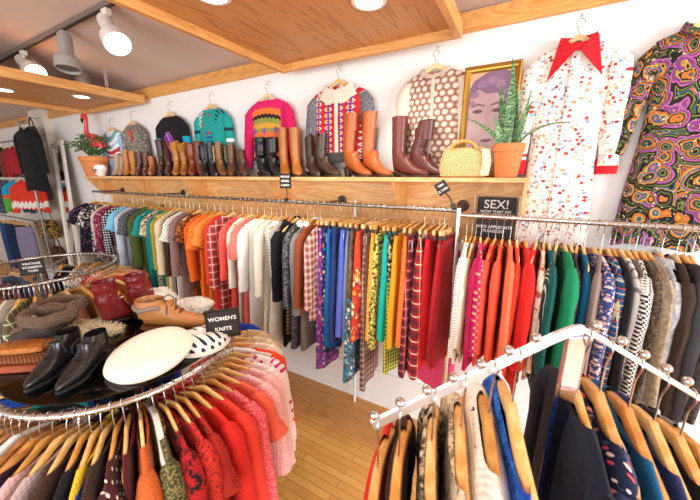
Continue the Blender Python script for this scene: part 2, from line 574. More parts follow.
def sleeve_mesh(s, length, th, rg, sw=.205, spread=.03, width=.052, cuff=.8, puff=0., drop=.075, swing=0.):
    zs = hz(sw, drop) + .004
    P = [(0, s * (sw - .05), zs - .03), (0, s * (sw - .006), zs - .04), (0, s * (sw + .018), zs - .075), (.0, s * (sw + .026), zs - .14)]
    ra = [width * .35, width * .75, width * .95, width]
    m = 7
    x1 = rg.uniform(-.012, .012)
    for k in range(1, m + 1):
        q = k / m
        P.append((x1 * q + swing * q, s * (sw + .026 + spread * q * (1 if length > .3 else 1.2)), zs - .14 - q * (length - .14)))
        ra.append(width * (1 - (1 - cuff) * q + puff * math.sin(PI * q)))
    f = max(.45, min(1.1, th / .05))
    n = 16
    rings = []
    ph = rg.uniform(0, 6)
    for i, p in enumerate(P):
        p = Vector(p)
        T = (Vector(P[min(i + 1, len(P) - 1)]) - Vector(P[max(i - 1, 0)])).normalized()
        B = T.cross(Vector((1, 0, 0))).normalized()
        X = B.cross(T)
        q = i / len(P)
        ring = []
        for j in range(n):
            a = 2 * PI * j / n
            k = 1 + .07 * math.sin(3 * a + ph + i * .8) * q + .05 * math.sin(i * 2.3 + ph)
            ring.append(p + X * (ra[i] * .62 * f * k * math.sin(a)) + B * (ra[i] * k * math.cos(a)))
        rings.append(ring)
    e = rings[-1]
    c = Vector(P[-1])
    b = MB().loft(rings, (True, False))
    b.loft([e, [c + (p - c) * .82 for p in e], [c + (p - c) * .75 + Vector((0, 0, .04)) for p in e]], (False, True))
    return b

def collar_mesh(nw, spread=.035, drop=.05, pointy=0., zt=None, rise=.014):
    n = 28
    R0, R1, R2, R3 = [], [], [], []
    for j in range(n):
        a = 2 * PI * j / n
        ca, sa = math.cos(a), math.sin(a)
        y = nw * ca
        s = 1 - ca * ca
        zb = hz(nw * .9) + .012 - (.05 if sa > 0 else .01) * s
        x = .026 * math.copysign(abs(sa) ** .7, sa)
        front = max(0., sa)
        R0.append((x * .8, y * .9, zb - .006))
        R1.append((x, y * .98, zb + rise * (1 - .3 * front)))
        R2.append((x * 1.35 + .002, y * 1.08, zb + rise * .8))
        pt = pointy * math.exp(-((a - PI / 2 - .42) / .22) ** 2) + pointy * math.exp(-((a - PI / 2 + .42) / .22) ** 2)
        R3.append((x * 1.5 + .004 * (1 if sa > 0 else -1) + .01 * front, y * 1.22 + spread * .3 * ca, zb - drop * .5 - pt))
    return MB().loft([R0, R1, R2, R3], (False, False))

def garment(name, cat, style, spec, L, th, label, group, loc, rz, seed, knit=0., nw=.075, mat=None, sleeve_mat=None, extra=None, tilt=0., fold=.006, flare=.03, sw=.205, spread=.03, collar=None, width=None, swing=0., dz=0., slen=None, vdrop=.05):
    rg = random.Random(seed)
    m = mat or fabric(spec, knit)
    root = thing(name, label, cat, loc, rz, group)
    root.rotation_euler = (tilt, 0, rz)
    sk = style == 'skirt'
    waist = {'dress': .03, 'none': .025}.get(style, .008)
    fl = flare if style not in ('dress', 'none') else flare + .03
    skew = rg.uniform(-.012, .012)
    body_mesh(L, th / 2, nw, fl, rg, fold, waist, sk, sw, vdrop, skew=skew).build('skirt_panel' if sk else 'body', m, root)
    sm = sleeve_mat or m
    if style in ('long', 'coat', 'dress', 'short', 'puff'):
        ln = {'long': rg.uniform(.52, .6), 'coat': rg.uniform(.55, .62), 'dress': rg.uniform(.46, .58), 'short': rg.uniform(.2, .26), 'puff': rg.uniform(.25, .3)}[style]
        ln = slen or min(ln, max(.16, L - .1))
        wd = width or {'coat': .062, 'short': .062, 'puff': .06}.get(style, .052)
        for s in (-1, 1):
            sleeve_mesh(s, ln, th, rg, sw, spread, wd, .8 if style != 'short' else 1.0, .35 if style == 'puff' else 0., swing=swing).build('sleeve', sm, root)
    if collar is not False and (collar or style == 'coat'):
        cm = sm if collar in (None, True) else solid_or(collar)
        collar_mesh(nw).build('collar', cm, root)
    if sk:
        b = MB()
        b.loft([[(.012 * math.sin(2 * PI * j / 20) * (1.0) + .3 * th * .5 * math.sin(2 * PI * j / 20), .147 * math.cos(2 * PI * j / 20), z) for j in range(20)] for z in (-.145, -.18)], (True, False))
        b.build('waistband', m, root)
    lower(root, dz)
    return root
def solid_or(c):
    return fabric(('p', c)) if isinstance(c, str) else c
def price_tag(parent, y, z, x=0.):
    b = MB().box(-.0012, .0012, -.014, .014, -.07, 0)
    o = b.build('price_tag', solid('#f4efe6', .6), parent, False)
    o.location = (x, y, z); o.rotation_euler = (0, 0, R(70))
    o['label'] = 'white paper price tag'
    return o
# ------------------------------------------------------------------ what hangs where: x, length, look, kind, cut, fabric, thickness
RAIL_TOPS = [
(-4.908, 0.737, 'black floral-sleeved', 'blouse', 'short', ('fl', '#17161c', ['#6a3f8a', '#a04a8a', '#3d4a5a'], 26, 0.33), 0.06),
(-4.678, 0.866, 'black and white leafy', 'dress', 'short', ('sp', '#17171a', '#1b1b1e', '#d9d6d0', 38), 0.06),
(-4.461, 0.99, 'pale pink lace', 'blouse', 'long', ('sp', '#d6b8b6', '#e6d3cf', '#b79a9a', 80), 0.04),
(-4.302, 1.014, 'maroon speckled', 'dress', 'long', ('fl', '#7d2340', ['#c76a86', '#2f1a33', '#e0a8b8'], 38, 0.34), 0.06),
(-4.136, 0.935, 'black and white checked', 'shirt', 'long', ('gr', '#efeeea', '#20222c', 34, 0.5), 0.06),
(-4.0, 0.814, 'sky blue', 'shirt', 'short', ('p', '#7fc4e0'), 0.05),
(-3.89, 0.822, 'pale grey gingham', 'shirt', 'long', ('gr', '#dfe3ea', '#a9b4c4', 45, 0.4), 0.05),
(-3.762, 0.971, 'black dotted', 'dress', 'short', ('dot', '#1a1c26', '#cfd2d8', 48, 0.22), 0.05),
(-3.579, 0.915, 'olive green wool', 'coat', 'coat', ('p', '#4d5a2a'), 0.085),
(-3.462, 1.108, 'teal short-sleeved', 'blouse', 'short', ('p', '#138a86'), 0.05),
(-3.349, 1.084, 'beige leaf-print', 'dress', 'short', ('sp', '#d8cba8', '#c7b68e', '#3a3526', 60), 0.055),
(-3.258, 1.066, 'deep teal', 'blouse', 'long', ('p', '#0f7b80'), 0.04),
(-3.169, 1.047, 'mustard olive', 'shirt', 'long', ('p', '#a79a35'), 0.045),
(-3.1, 0.943, 'cream beige', 'cardigan', 'coat', ('p', '#dcc6a2'), 0.07),
(-2.999, 1.035, 'dark brown suede', 'jacket', 'long', ('p', '#3d2a20'), 0.055),
(-2.933, 1.054, 'white spotted', 'blouse', 'short', ('dot', '#eee7dd', '#6b5a52', 40, 0.25), 0.035),
(-2.869, 1.008, 'dusty mauve', 'cardigan', 'long', ('p', '#8a6a66'), 0.055),
(-2.775, 1.031, 'brown block-print', 'tunic', 'short', ('sp', '#4a2a1c', '#7c4522', '#b5652c', 30), 0.055),
(-2.654, 1.265, 'burnt orange satin', 'blouse', 'long', ('p', '#e8651d'), 0.075),
(-2.552, 1.293, 'bright orange', 'tee', 'short', ('p', '#f0762a'), 0.05),
(-2.467, 1.27, 'light orange navy-trimmed', 'tunic', 'short', ('p', '#f28a3c'), 0.05),
(-2.385, 1.28, 'tomato red', 'blouse', 'long', ('p', '#dd3a24'), 0.05),
(-2.305, 1.258, 'red scarf-print', 'dress', 'long', ('pl', '#d8362c', '#4a4448', '#e8ddd2', 15), 0.055),
(-2.177, 1.295, 'coral long-sleeved', 'dress', 'dress', ('p', '#ef5a50'), 0.075),
(-2.115, 1.175, 'ivory sheer', 'blouse', 'long', ('p', '#eadfce'), 0.04),
(-2.067, 1.112, 'green and white floral', 'tunic', 'none', ('fl', '#e9e4d4', ['#7f9a4a', '#a3b06a', '#d0785e'], 24, 0.4), 0.045),
(-1.996, 1.272, 'salmon puff-sleeved', 'dress', 'puff', ('p', '#f2766a'), 0.065),
(-1.915, 1.268, 'bright white gauze', 'blouse', 'long', ('p', '#f4f2ee'), 0.065),
(-1.837, 1.265, 'cream buttoned', 'dress', 'none', ('p', '#efe6d6'), 0.055),
(-1.783, 1.248, 'ivory crochet', 'dress', 'long', ('p', '#e9dfca'), 0.045),
(-1.729, 1.213, 'white black-piped', 'dress', 'none', ('sh', '#f1efe9', '#2a2a2a', 40, 0.18), 0.045),
(-1.677, 1.178, 'off-white ruffled', 'blouse', 'none', ('p', '#f0ebe2'), 0.04),
(-1.626, 1.135, 'plain black', 'jacket', 'coat', ('p', '#141418'), 0.065),
(-1.566, 0.999, 'black embroidered-hem', 'dress', 'none', ('hem', ('p', '#17171b'), ('sh', '#3c4a34', '#b08a54', 34, 0.5), -0.62), 0.055),
(-1.508, 1.11, 'charcoal patterned', 'dress', 'long', ('sp', '#2d2d33', '#3a3a42', '#77757a', 60), 0.05),
(-1.46, 1.087, 'dark grey white-collared', 'dress', 'dress', ('p', '#48484c'), 0.05),
(-1.404, 1.106, 'mid grey white-collared', 'coat', 'coat', ('p', '#85807c'), 0.065),
(-1.341, 0.771, 'rust brown', 'cardigan', 'long', ('p', '#8d4526'), 0.045),
(-1.288, 0.825, 'pink and brown plaid', 'shirt', 'long', ('pl', '#c98a80', '#5a3530', '#ecd9c4', 20), 0.05)]
RAIL_SKIRTS = [
(-1.261, 1.263, 'purple floral-border', 'skirt', 'none', ('fl', '#7d3f9e', ['#d88ad0', '#3f3f9a', '#f0e4f0', '#c94f8e'], 30, 0.4), 0.0675),
(-1.217, 1.124, 'navy bright-print', 'dress', 'none', ('fl', '#1d2a66', ['#d8862e', '#2f8a9a', '#e3d75a'], 24, 0.33), 0.06075),
(-1.175, 1.05, 'royal blue', 'skirt', 'skirt', ('p', '#1f6fc0'), 0.0675),
(-1.134, 0.979, 'dark navy', 'skirt', 'skirt', ('p', '#2a3a70'), 0.06075),
(-1.093, 0.901, 'washed denim', 'skirt', 'skirt', ('p', '#4a6da8'), 0.0675),
(-1.057, 0.924, 'periwinkle blue', 'skirt', 'skirt', ('p', '#5a6ac8'), 0.06075),
(-1.025, 0.965, 'grey blue', 'skirt', 'skirt', ('p', '#7f93ac'), 0.054000000000000006),
(-0.994, 1.252, 'brown skirt-hemmed teal-tiled', 'dress', 'none', ('hem', ('sp', '#5a3d2c', '#6c4a34', '#8a6444', 40), ('fl', '#3a6f86', ['#e4e0d4', '#7fb4bc', '#5a3426'], 30, 0.42), -0.62), 0.06075),
(-0.952, 0.912, 'red orange mosaic-print', 'dress', 'none', ('hem', ('p', '#d8492c'), ('fl', '#c23a26', ['#e89a3a', '#7a2a5a', '#f2d9a0'], 22, 0.42), -0.4), 0.0675),
(-0.914, 1.337, 'brown and pink plaid', 'skirt', 'skirt', ('pl', '#8d6a64', '#4c3a3a', '#d8b8a8', 22), 0.054000000000000006),
(-0.877, 1.021, 'taupe', 'skirt', 'skirt', ('p', '#8a705a'), 0.054000000000000006),
(-0.834, 0.896, 'orange dotted', 'skirt', 'skirt', ('dot', '#e8952c', '#f6d68a', 38, 0.2), 0.07425000000000001),
(-0.791, 0.947, 'black and yellow print', 'skirt', 'skirt', ('sp', '#2c2a20', '#a8963c', '#e4d27a', 55), 0.054000000000000006),
(-0.743, 0.871, 'bright turquoise', 'skirt', 'skirt', ('p', '#12b0a0'), 0.07425000000000001),
(-0.702, 1.142, 'black and gold print', 'skirt', 'skirt', ('hem', ('sp', '#1d1d1a', '#24231c', '#d9c9a0', 50), ('gr', '#15784a', '#e0c84a', 34, 0.28), -0.45), 0.0675),
(-0.662, 0.902, 'mustard yellow', 'skirt', 'skirt', ('p', '#e0a222'), 0.06075),
(-0.623, 0.868, 'pumpkin orange', 'skirt', 'skirt', ('p', '#ee7a36'), 0.07425000000000001),
(-0.584, 1.085, 'burgundy tartan', 'skirt', 'skirt', ('pl', '#8a2034', '#301828', '#d88a8a', 16), 0.06075),
(-0.534, 1.068, 'red tartan', 'skirt', 'skirt', ('pl', '#c41f2c', '#1c2430', '#e8d8b0', 12), 0.09450000000000001),
(-0.479, 1.019, 'bright red pleated', 'skirt', 'skirt', ('p', '#d2202a'), 0.07425000000000001),
(-0.438, 1.235, 'hot pink lace', 'skirt', 'skirt', ('sp', '#e82a6a', '#ee3a76', '#f2789c', 110), 0.0675),
(-0.409, 0.981, 'scarlet', 'skirt', 'skirt', ('p', '#c8242e'), 0.0675),
(-0.363, 0.951, 'dark crimson', 'skirt', 'skirt', ('p', '#94161f'), 0.0675)]
SIDE_RAIL = [
(-0.274, 0.765, 'cream white cotton', 'blouse', 'long', ('p', '#efe6d4'), 0.05),
(-0.243, 0.823, 'white pinstriped', 'blouse', 'long', ('sh', '#ebe7e0', '#8f8a88', 60, 0.25), 0.034),
(-0.222, 0.817, 'beige', 'blouse', 'long', ('p', '#d8bf9a'), 0.03),
(-0.192, 0.74, 'magenta gold-dotted', 'shirt', 'long', ('dot', '#b81d5e', '#e8b878', 36, 0.26), 0.042),
(-0.152, 0.834, 'crimson magenta', 'blouse', 'long', ('p', '#b5154c'), 0.04),
(-0.113, 0.794, 'dark coral', 'shirt', 'long', ('p', '#e2523c'), 0.034),
(-0.075, 0.834, 'orange coral cotton', 'shirt', 'long', ('p', '#ef5f3e'), 0.04),
(-0.037, 0.848, 'light coral', 'shirt', 'long', ('p', '#f4744f'), 0.036),
(-0.001, 0.809, 'vermilion', 'shirt', 'long', ('p', '#e84a32'), 0.034),
(0.043, 0.897, 'vivid red', 'jacket', 'coat', ('p', '#d8231f'), 0.045),
(0.095, 0.852, 'signal red', 'cardigan', 'long', ('p', '#e02a26'), 0.04),
(0.129, 0.814, 'pale scarf-print', 'blouse', 'long', ('fl', '#e4d4c0', ['#d8862e', '#7f9a8a', '#c05a4a'], 22, 0.4), 0.03),
(0.153, 0.881, 'dark teal', 'jacket', 'long', ('p', '#0d5450'), 0.036),
(0.19, 0.842, 'black and white striped', 'shirt', 'long', ('sv', '#2a2c2c', '#c9c9bc', 60, 0.3), 0.034),
(0.225, 0.853, 'emerald green', 'jacket', 'coat', ('p', '#148a5c'), 0.042),
(0.252, 0.843, 'dark maroon brown', 'jacket', 'long', ('p', '#3d2226'), 0.034),
(0.279, 0.833, 'navy textured', 'jacket', 'long', ('sp', '#1d2434', '#26304a', '#3d4a66', 90), 0.034),
(0.305, 0.835, 'deep sea blue', 'blouse', 'long', ('p', '#0f5f84'), 0.036),
(0.349, 0.866, 'navy pink-floral', 'blouse', 'long', ('fl', '#3a4a86', ['#f0d0c8', '#e8a89a', '#f4ece4'], 66, 0.42), 0.042),
(0.377, 0.83, 'mauve taupe', 'cardigan', 'long', ('p', '#8f7a74'), 0.032),
(0.405, 0.819, 'blue and green plaid', 'shirt', 'long', ('pl', '#1f5f9a', '#163a44', '#e8dca0', 20, '#d84a4a'), 0.036),
(0.425, 0.811, 'matte black', 'jacket', 'long', ('p', '#1b1b20'), 0.032),
(0.456, 0.822, 'white grey-striped', 'shirt', 'long', ('sv', '#e8e6e2', '#8a8a8c', 22, 0.35), 0.04),
(0.482, 0.823, 'grey brown wool', 'jacket', 'long', ('p', '#6d6058'), 0.034),
(0.508, 0.824, 'houndstooth', 'jacket', 'coat', ('ck', '#ece8e2', '#26262a', 100, 0), 0.04),
(0.533, 0.824, 'umber tweed', 'jacket', 'long', ('sp', '#4a4038', '#655648', '#8a7a66', 90), 0.034),
(0.558, 0.825, 'beige grey herringbone', 'jacket', 'long', ('sp', '#8a7a68', '#97886f', '#a8987f', 60), 0.036),
(0.601, 0.818, 'pale grey wool', 'blazer', 'coat', ('sp', '#8f9198', '#a2a4aa', '#b6b8bc', 60), 0.085),
(0.654, 0.807, 'dark chocolate', 'coat', 'coat', ('p', '#3d302a'), 0.045),
(0.682, 0.805, 'charcoal brown', 'coat', 'coat', ('sp', '#2c2624', '#3d3430', '#4d443e', 80), 0.045),
(0.705, 0.796, 'slate', 'coat', 'coat', ('p', '#4a4c52'), 0.045)]
# ------------------------------------------------------------------ the room
WH = solid('#eeebe6', .8, var=.01)
def plaster(c):
    t = NT('plaster')
    o = t.obj()
    return t.fin(t.mix(t.noise(o, 3, 3), hexc(c), tuple(x * .96 for x in hexc(c)[:3])), .85, bump=t.noise(o, 30, 3), bstr=.06)
def oak_floor():
    t = NT('oak_floor')
    o = t.obj()
    b = t.n('TexBrick')
    b.offset = .37; b.squash = 1.0
    t.put(b.inputs['Vector'], o)
    b.inputs['Color1'].default_value = hexc('#c98a35'); b.inputs['Color2'].default_value = hexc('#dfaa58')
    b.inputs['Mortar'].default_value = hexc('#6a3d14')
    b.inputs['Scale'].default_value = 1.0
    b.inputs['Mortar Size'].default_value = .0025
    b.inputs['Brick Width'].default_value = .9
    b.inputs['Row Height'].default_value = .057
    g = t.noise(t.mapping(o, (2, 40, 1)), 3, 4, .6, .5)
    c = t.mix(t.math('MULTIPLY', g, .5), b.outputs[0], '#a8651f')
    c = t.mix(t.math('MULTIPLY', t.noise(o, 2.3, 3), .4), c, '#efc27c')
    return t.fin(c, .35, bump=t.math('SUBTRACT', 1., b.outputs[1]), bstr=.25, bdist=.002)
CEIL = plaster('#d3bdb3')
WALL = plaster('#f2f0ee')
struct(MB().box(-12, 5, -3.2, 2.3, -.1, 0).build('floor', oak_floor(), None, False))
struct(MB().box(-12, 5, 1.84, 2.28, 0, .006).build('floor_border', plywood('X', '#d39a58', '#b0712f'), None, False))
struct(MB().box(-12, 5, 2.3, 2.4, -.1, 3.6).build('wall_back', WALL, None, False))
struct(MB().box(-12.1, -12, -3.2, 2.4, -.1, 3.7).build('wall_left', WALL, None, False))
c = MB()
c.loft([[(x, 2.4, 3.07), (x, .8, 3.39), (x, -3.2, 3.5), (x, -3.2, 3.6), (x, .8, 3.5), (x, 2.4, 3.2)] for x in (-12, 5)])
struct(c.build('ceiling', CEIL, None, False))
struct(MB().box(-12, 5, 2.272, 2.3, 2.968, 3.08).build('trim_1', plywood('X', '#e9b266', '#c47f35'), None, False))
struct(MB().box(-12, 5, 2.28, 2.3, 0, .15).box(-12, 5, 2.285, 2.3, .15, .36).build('baseboard_back', solid('#f0edea', .6, var=.01), None, False))
struct(MB().box(-7.3, -6.75, 2.2, 2.3, 0, 3.2).build('trim_2', solid('#e6ddca', .6), None, False))
struct(MB().box(-5.2, .02, 2.284, 2.3, 1.64, 2.056).build('trim_3', plywood('X', '#f6cb8c', '#d8954a'), None, False, bevel=.001))

# shelf along the wall with its gussets
sh = thing('display_shelf', 'long plywood display shelf on the white wall under the row of sweaters', 'shelf', (-2.6, 2.14, 2.07))
MB().box(-2.62, 2.62, -.14, .16, -.013, .014).build('shelf_board', plywood('X', '#f0c58c', '#d6924c'), sh, False, bevel=.002)
for x in (-5.19, -4.13, -3.1, -1.937, -.786, .008):
    b = MB()
    if x > 0:
        pr = [(-.13, -.013), (.143, -.013), (.143, -.21), (-.13, -.21)]
    else:
        pr = [(-.13, -.013), (.143, -.013), (.143, -.24), (.04, -.24)]
    b.loft([[(x + 2.6 + d, y, z) for y, z in pr] for d in (-.009, .009)])
    b.build('shelf_bracket', plywood('Z', '#f0bf7e', '#d58f48'), sh, False)

def canopy(label, x0, x1, y0, y1, z):
    cx, cy = (x0 + x1) / 2, (y0 + y1) / 2
    t = thing('ceiling_canopy', label, 'canopy', (cx, cy, z))
    hx, hy = (x1 - x0) / 2, (y1 - y0) / 2
    w, h = .038, .085
    px, py = plywood('X', '#e6b26c', '#c08040'), plywood('Y', '#e6b26c', '#c08040')
    MB().box(-hx, hx, hy - w, hy, 0, h).build('edge_beam', px, t, False, bevel=.002)
    MB().box(-hx, hx, -hy, -hy + w, 0, h).build('edge_beam', px, t, False, bevel=.002)
    MB().box(-hx, -hx + w, -hy + w, hy - w, 0, h).build('edge_beam', py, t, False, bevel=.002)
    MB().box(hx - w, hx, -hy + w, hy - w, 0, h).build('edge_beam', py, t, False, bevel=.002)
    MB().box(-hx + w, hx - w, -hy + w, hy - w, .05, .066).build('panel', plywood('Y', '#cf9a66', '#a4703f', .5), t, False)
    return t
canopy('large plywood ceiling canopy above the clothes rail with two bright round lights', -1.83, -.43, -.6, 2.165, 2.9)
canopy('plywood ceiling canopy hung on a chain near the flamingo', -5.33, -3.93, -.6, 2.225, 2.9)

def spot(x, y, z, power, ang, aim=(0, 0, -1), blend=.6, r=.05, col=(1, .94, .86)):
    l = bpy.data.lights.new('lamp_light', 'SPOT')
    l.energy = power; l.spot_size = R(ang); l.spot_blend = blend; l.shadow_soft_size = r; l.color = col
    o = bpy.data.objects.new('lamp_light', l); COL.objects.link(o)
    o.location = (x, y, z)
    o.rotation_euler = Vector(aim).to_track_quat('-Z', 'Y').to_euler()
    return o
def downlight(x, y, z, label, power):
    t = thing('recessed_light', label, 'ceiling light', (x, y, z), group='recessed canopy lights')
    MB().lathe([(.088, -.002), (.09, -.006), (.07, -.009), (.066, .0), (.066, -.002)], 28, caps=(False, False)).build('trim_ring', solid('#f4f1ec', .4), t)
    MB().lathe([(.067, -.004), (.05, -.007), (.001, -.008)], 28, caps=(True, True)).build('lens', lamp_mat('#fff4e2', 14.), t)
    spot(x, y, z - .03, power, 140)
downlight(-.79, 1.62, 2.95, 'bright recessed round light in the big canopy, beside its edge beam', 34)
downlight(-1.43, 1.2, 2.95, 'bright recessed round light in the big canopy, cut off by the picture edge', 34)
downlight(-4.43, 1.82, 2.95, 'recessed light in the chained canopy, nearer the sweaters', 10)
downlight(-4.78, 1.3, 2.95, 'recessed light in the chained canopy, farther from the sweaters', 10)

# chain and can on top of the far canopy
ch = thing('hanging_chain', 'pale metal chain holding up the small plywood canopy', 'chain', (-4.02, 1.9, 2.99))
for k in range(9):
    b = MB()
    pts = [(.012 * math.cos(a), 0, .02 * math.sin(a)) for a in [2 * PI * i / 12 for i in range(13)]]
    b.tube(pts, .004, 6)
    o = b.build('chain_link', solid('#d8d4cf', .35, .6), ch)
    o.location = (0, 0, .02 + k * .029); o.rotation_euler = (0, 0, R(90 * (k % 2)))
cn = thing('light_can', 'grey metal light can on top of the chained canopy', 'light fixture', (-4.14, 1.74, 2.966))
MB().lathe([(.075, 0), (.078, .01), (.078, .15), (.07, .165), (.001, .166)], 24).build('can', solid('#8d8680', .35, .7), cn)
MB().tube([(-.07, 0, .12), (-.13, 0, .14), (-.18, .0, .08), (-.25, 0, .01)], .008, 8).build('cable', solid('#c9c5c0', .5), cn)

# track with three heads
tr = thing('light_track', 'long white ceiling light track running parallel to the wall', 'track', (-4.4, 1.36, 3.262))
MB().box(-2.6, 2.6, -.018, .018, -.02, .012).build('track_bar', solid('#7a6a64', .5), tr, False)
MB().box(-2.6, 2.6, -.006, .006, -.026, -.02).build('track_groove', solid('#2c2624', .6), tr, False)
def head(x, label, aim, lit, col):
    t = thing('track_spotlight', label, 'spotlight', (x, 1.36, 3.235), group='spotlights on the ceiling track')
    m = solid(col, .45)
    MB().box(-.035, .035, -.02, .02, -.04, .0).build('adapter', m, t, False, bevel=.004)
    MB().tube([(0, 0, -.04), (0, 0, -.075)], .009, 8).build('stem', m, t)
    a = Vector(aim).normalized()
    M = Matrix.Translation((0, 0, -.11)) @ a.to_track_quat('Z', 'Y').to_matrix().to_4x4()
    b = MB().lathe([(.001, -.09), (.045, -.088), (.05, -.07), (.05, .05), (.058, .07), (.083, .105), (.086, .12), (.086, .185), (.082, .187), (.078, .16), (.05, .1)], 28, caps=(True, False)).xf(M)
    b.build('shade', m, t)
    MB().lathe([(.078, .165), (.05, .178), (.001, .182)], 24).xf(M).build('bulb', lamp_mat('#fff1dc', 12.) if lit else solid('#5a5552', .4), t)
    MB().tube([(.0, .05, -.04), (.02, .09, -.1), (.01, .06, -.17)], .003, 6).build('cord', solid('#d9d5cf', .5), t)
    if lit:
        p = Vector((x, 1.36, 3.125)) + a * .21
        spot(p.x, p.y, p.z, 30, 75, a, .5, .04, (1, .88, .74))
head(-4.28, 'lit white track spotlight beyond the grey one, tilted down toward the sweaters', (.75, .05, -.5), True, '#e8e2da')
head(-3.42, 'unlit grey track spotlight hanging straight down between two lit ones', (.14, -.12, -1), False, '#a09a98')
head(-2.72, 'lit white track spotlight beside the big plywood canopy', (.62, -.1, -.7), True, '#e8e2da')

# ------------------------------------------------------------------ rails
PIPE = chrome(.3, '#8f8a86')
CHR = chrome(.12, '#d5d2cf')
rl = thing('wall_rail', 'long dark metal clothes rail fixed to the plywood under the shelf', 'clothes rail', (-2.62, 1.95, 1.89))
MB().tube([(-2.3, 0, 0), (2.28, 0, 0)], .012, 12).build('rail_pipe', PIPE, rl)
for x in (-2.26, -.9, 1.28, 2.26):
    b = MB().tube([(x, 0, 0), (x, .334, 0)], .011, 10)
    b.build('support_pipe', PIPE, rl)
    f = MB().lathe([(.042, 0), (.042, .006), (.022, .01), (.02, .03), (.001, .03)], 20)
    f.xf(Matrix.Translation((x, .334, 0)) @ Matrix.Rotation(R(90), 4, 'X'))
    f.build('flange', solid('#5c3a30' if x > 2 else '#4a4644', .45, .6), rl)
sr = thing('side_rail', 'bright chrome clothes rail carrying the coral to grey garments, with its post', 'clothes rail', (-.33, 1.95, 0))
MB().tube([(0, 0, 1.865), (1.75, 0, 1.865)], .014, 14).build('rail_pipe', CHR, sr)
MB().tube([(0, 0, .006), (0, 0, 1.905)], .016, 14).build('post', CHR, sr)
MB().tube([(1.74, 0, .0), (1.74, 0, 1.88)], .016, 14).build('post', CHR, sr)
MB().lathe([(.05, .006), (.05, .012), (.02, .02), (.017, .04)], 20).build('foot', CHR, sr)
pl = MB().tube([(-1.18, 2.22, .006), (-1.18, 2.22, 1.9)], .013, 12).build('support_pole', solid('#e8e4df', .4), None)
tag(pl, 'thin white support pole behind the skirts against the wall', 'pole')
# ------------------------------------------------------------------ garments on the two rails
def noun(n):
    return n.replace('_', ' ')
ALL = set()
def lab(s):
    w = s.split()
    assert 4 <= len(w) <= 16, s
    assert s.lower() not in ALL, s
    ALL.add(s.lower())
    return s
def hang_row(T, y, z, where, group, kind, seed0, collars=()):
    for i, (x, L, adj, nn, style, spec, th) in enumerate(T):
        rz = R(rnd.uniform(-9, 9))
        nb = T[i + 1] if i + 1 < len(T) else T[i - 1]
        s = lab(f'{adj} {noun(nn)} {where}, beside the {nb[2]} {noun(nb[3])}')
        k = kind if style != 'none' or kind != 'clip' else 'clip'
        g = garment(nn, nn, style if kind != 'clip' else 'skirt', spec, L, th, s, group, (x, y, z), rz, seed0 + i,
                    collar='#efe9e0' if 'white-collared' in adj else (True if nn == 'blazer' else (False if z < 1.88 or i % 2 else None)), fold=.007 if kind != 'clip' else .009, tilt=R(rnd.uniform(-3, 3)), nw=.1 if kind != 'clip' else .075, dz=.04 if kind != 'clip' else .02)
        if nn == 'skirt' and 'hot pink' in adj:
            g.rotation_euler.z = R(62); g.location.y += .15; g.location.z -= .1
        if i % 4 == 1 and kind == 'clip':
            price_tag(g, -.13, -.19, .0)
        hanger((x, y, z), rz, lab(f'wooden hanger {where} holding the {adj} {noun(nn)}'), group.replace('clothes', 'hangers'), k, dz=.04 if kind != 'clip' else .02)
hang_row(RAIL_TOPS, 1.95, 1.89, 'on the wall rail', 'clothes on the long wall rail', 'wood', 100)
hang_row(RAIL_SKIRTS, 1.95, 1.89, 'clipped on the wall rail', 'skirt clothes on the wall rail', 'clip', 200)
hang_row(SIDE_RAIL, 1.95, 1.865, 'on the chrome rail', 'clothes on the chrome side rail', 'wood', 300)

# ------------------------------------------------------------------ clothes displayed flat on the wall
def wall_hung(name, cat, style, x, zc, L, label, spec, sleeve=None, th=.07, sw=.2, knit=0., collar=None, spread=.035, hook=True, width=None, nw=.1, y=2.245, hl=None, tilt=0., swing=0., wood=None, slen=None):
    z = zc + .1
    g = garment(name, cat, style, spec, L, th, lab(label), 'clothes displayed on the wall', (x, y, z), R(-90), int(x * 100) + 900, knit=knit, nw=nw, sleeve_mat=sleeve, sw=sw, spread=spread, fold=.005, collar=collar, width=width, swing=swing, slen=slen)
    hanger((x, y, z), R(-90), lab('wooden hanger on the white wall holding ' + hl), 'hangers on the white wall', 'arch', wood=wood or WOODS[1])
    h = MB().tube([(x, 2.3, z + .05), (x, 2.262, z + .05), (x, 2.246, z + .035), (x, 2.246, z + .0195), (x, 2.24, z + .0175)], .0025, 6).build('wall_hook', solid('#bdb8b2', .35, .8), None)
    tag(h, lab('small metal wall hook above ' + hl), 'hook', 'hooks on the white wall')
    return g
KN = 70
wall_hung('sweater', 'sweater', 'long', -4.84, 2.67, .7, 'pale blue sweater with a Nordic yoke, on the wall beside the flamingo',
          ('yoke', [(0, '#d9dfe2'), (.1, '#5f9a9e'), (.14, '#8fb9bb'), (.17, '#dfe4e6'), (.21, '#a9b7cc'), (.25, '#e6e8ea'), (.28, '#b3283a'), (.325, '#e8e2e0'), (.345, '#a8243a'), (.37, '#8fb2d4'), (.6, '#7ea6cc')]), fabric(('p', '#86abcf'), KN), knit=KN, hl='the pale blue Nordic sweater')
g = wall_hung('sweater', 'sweater', 'long', -4.31, 2.71, .68, 'dark grey flecked sweater with a red tag on the wall', ('sp', '#2a2725', '#6b6259', '#a39a8e', 75), None, knit=KN, hl='the grey flecked sweater')
tg = MB().box(.04, .043, -.025, .025, -.3, -.18).build('hang_tag', solid('#c8321f', .6), g, False); tg['label'] = 'red paper hang tag'
wall_hung('sweater', 'sweater', 'long', -3.53, 2.74, .72, 'black sweater with purple and turquoise blocks on the wall', ('blk',), fabric(('bd', [(0, '#17171c'), (.33, '#22a6c8'), (.42, '#c86fd0'), (.52, '#17171c')], .0), KN), knit=KN, sw=.215, hl='the black and purple sweater')
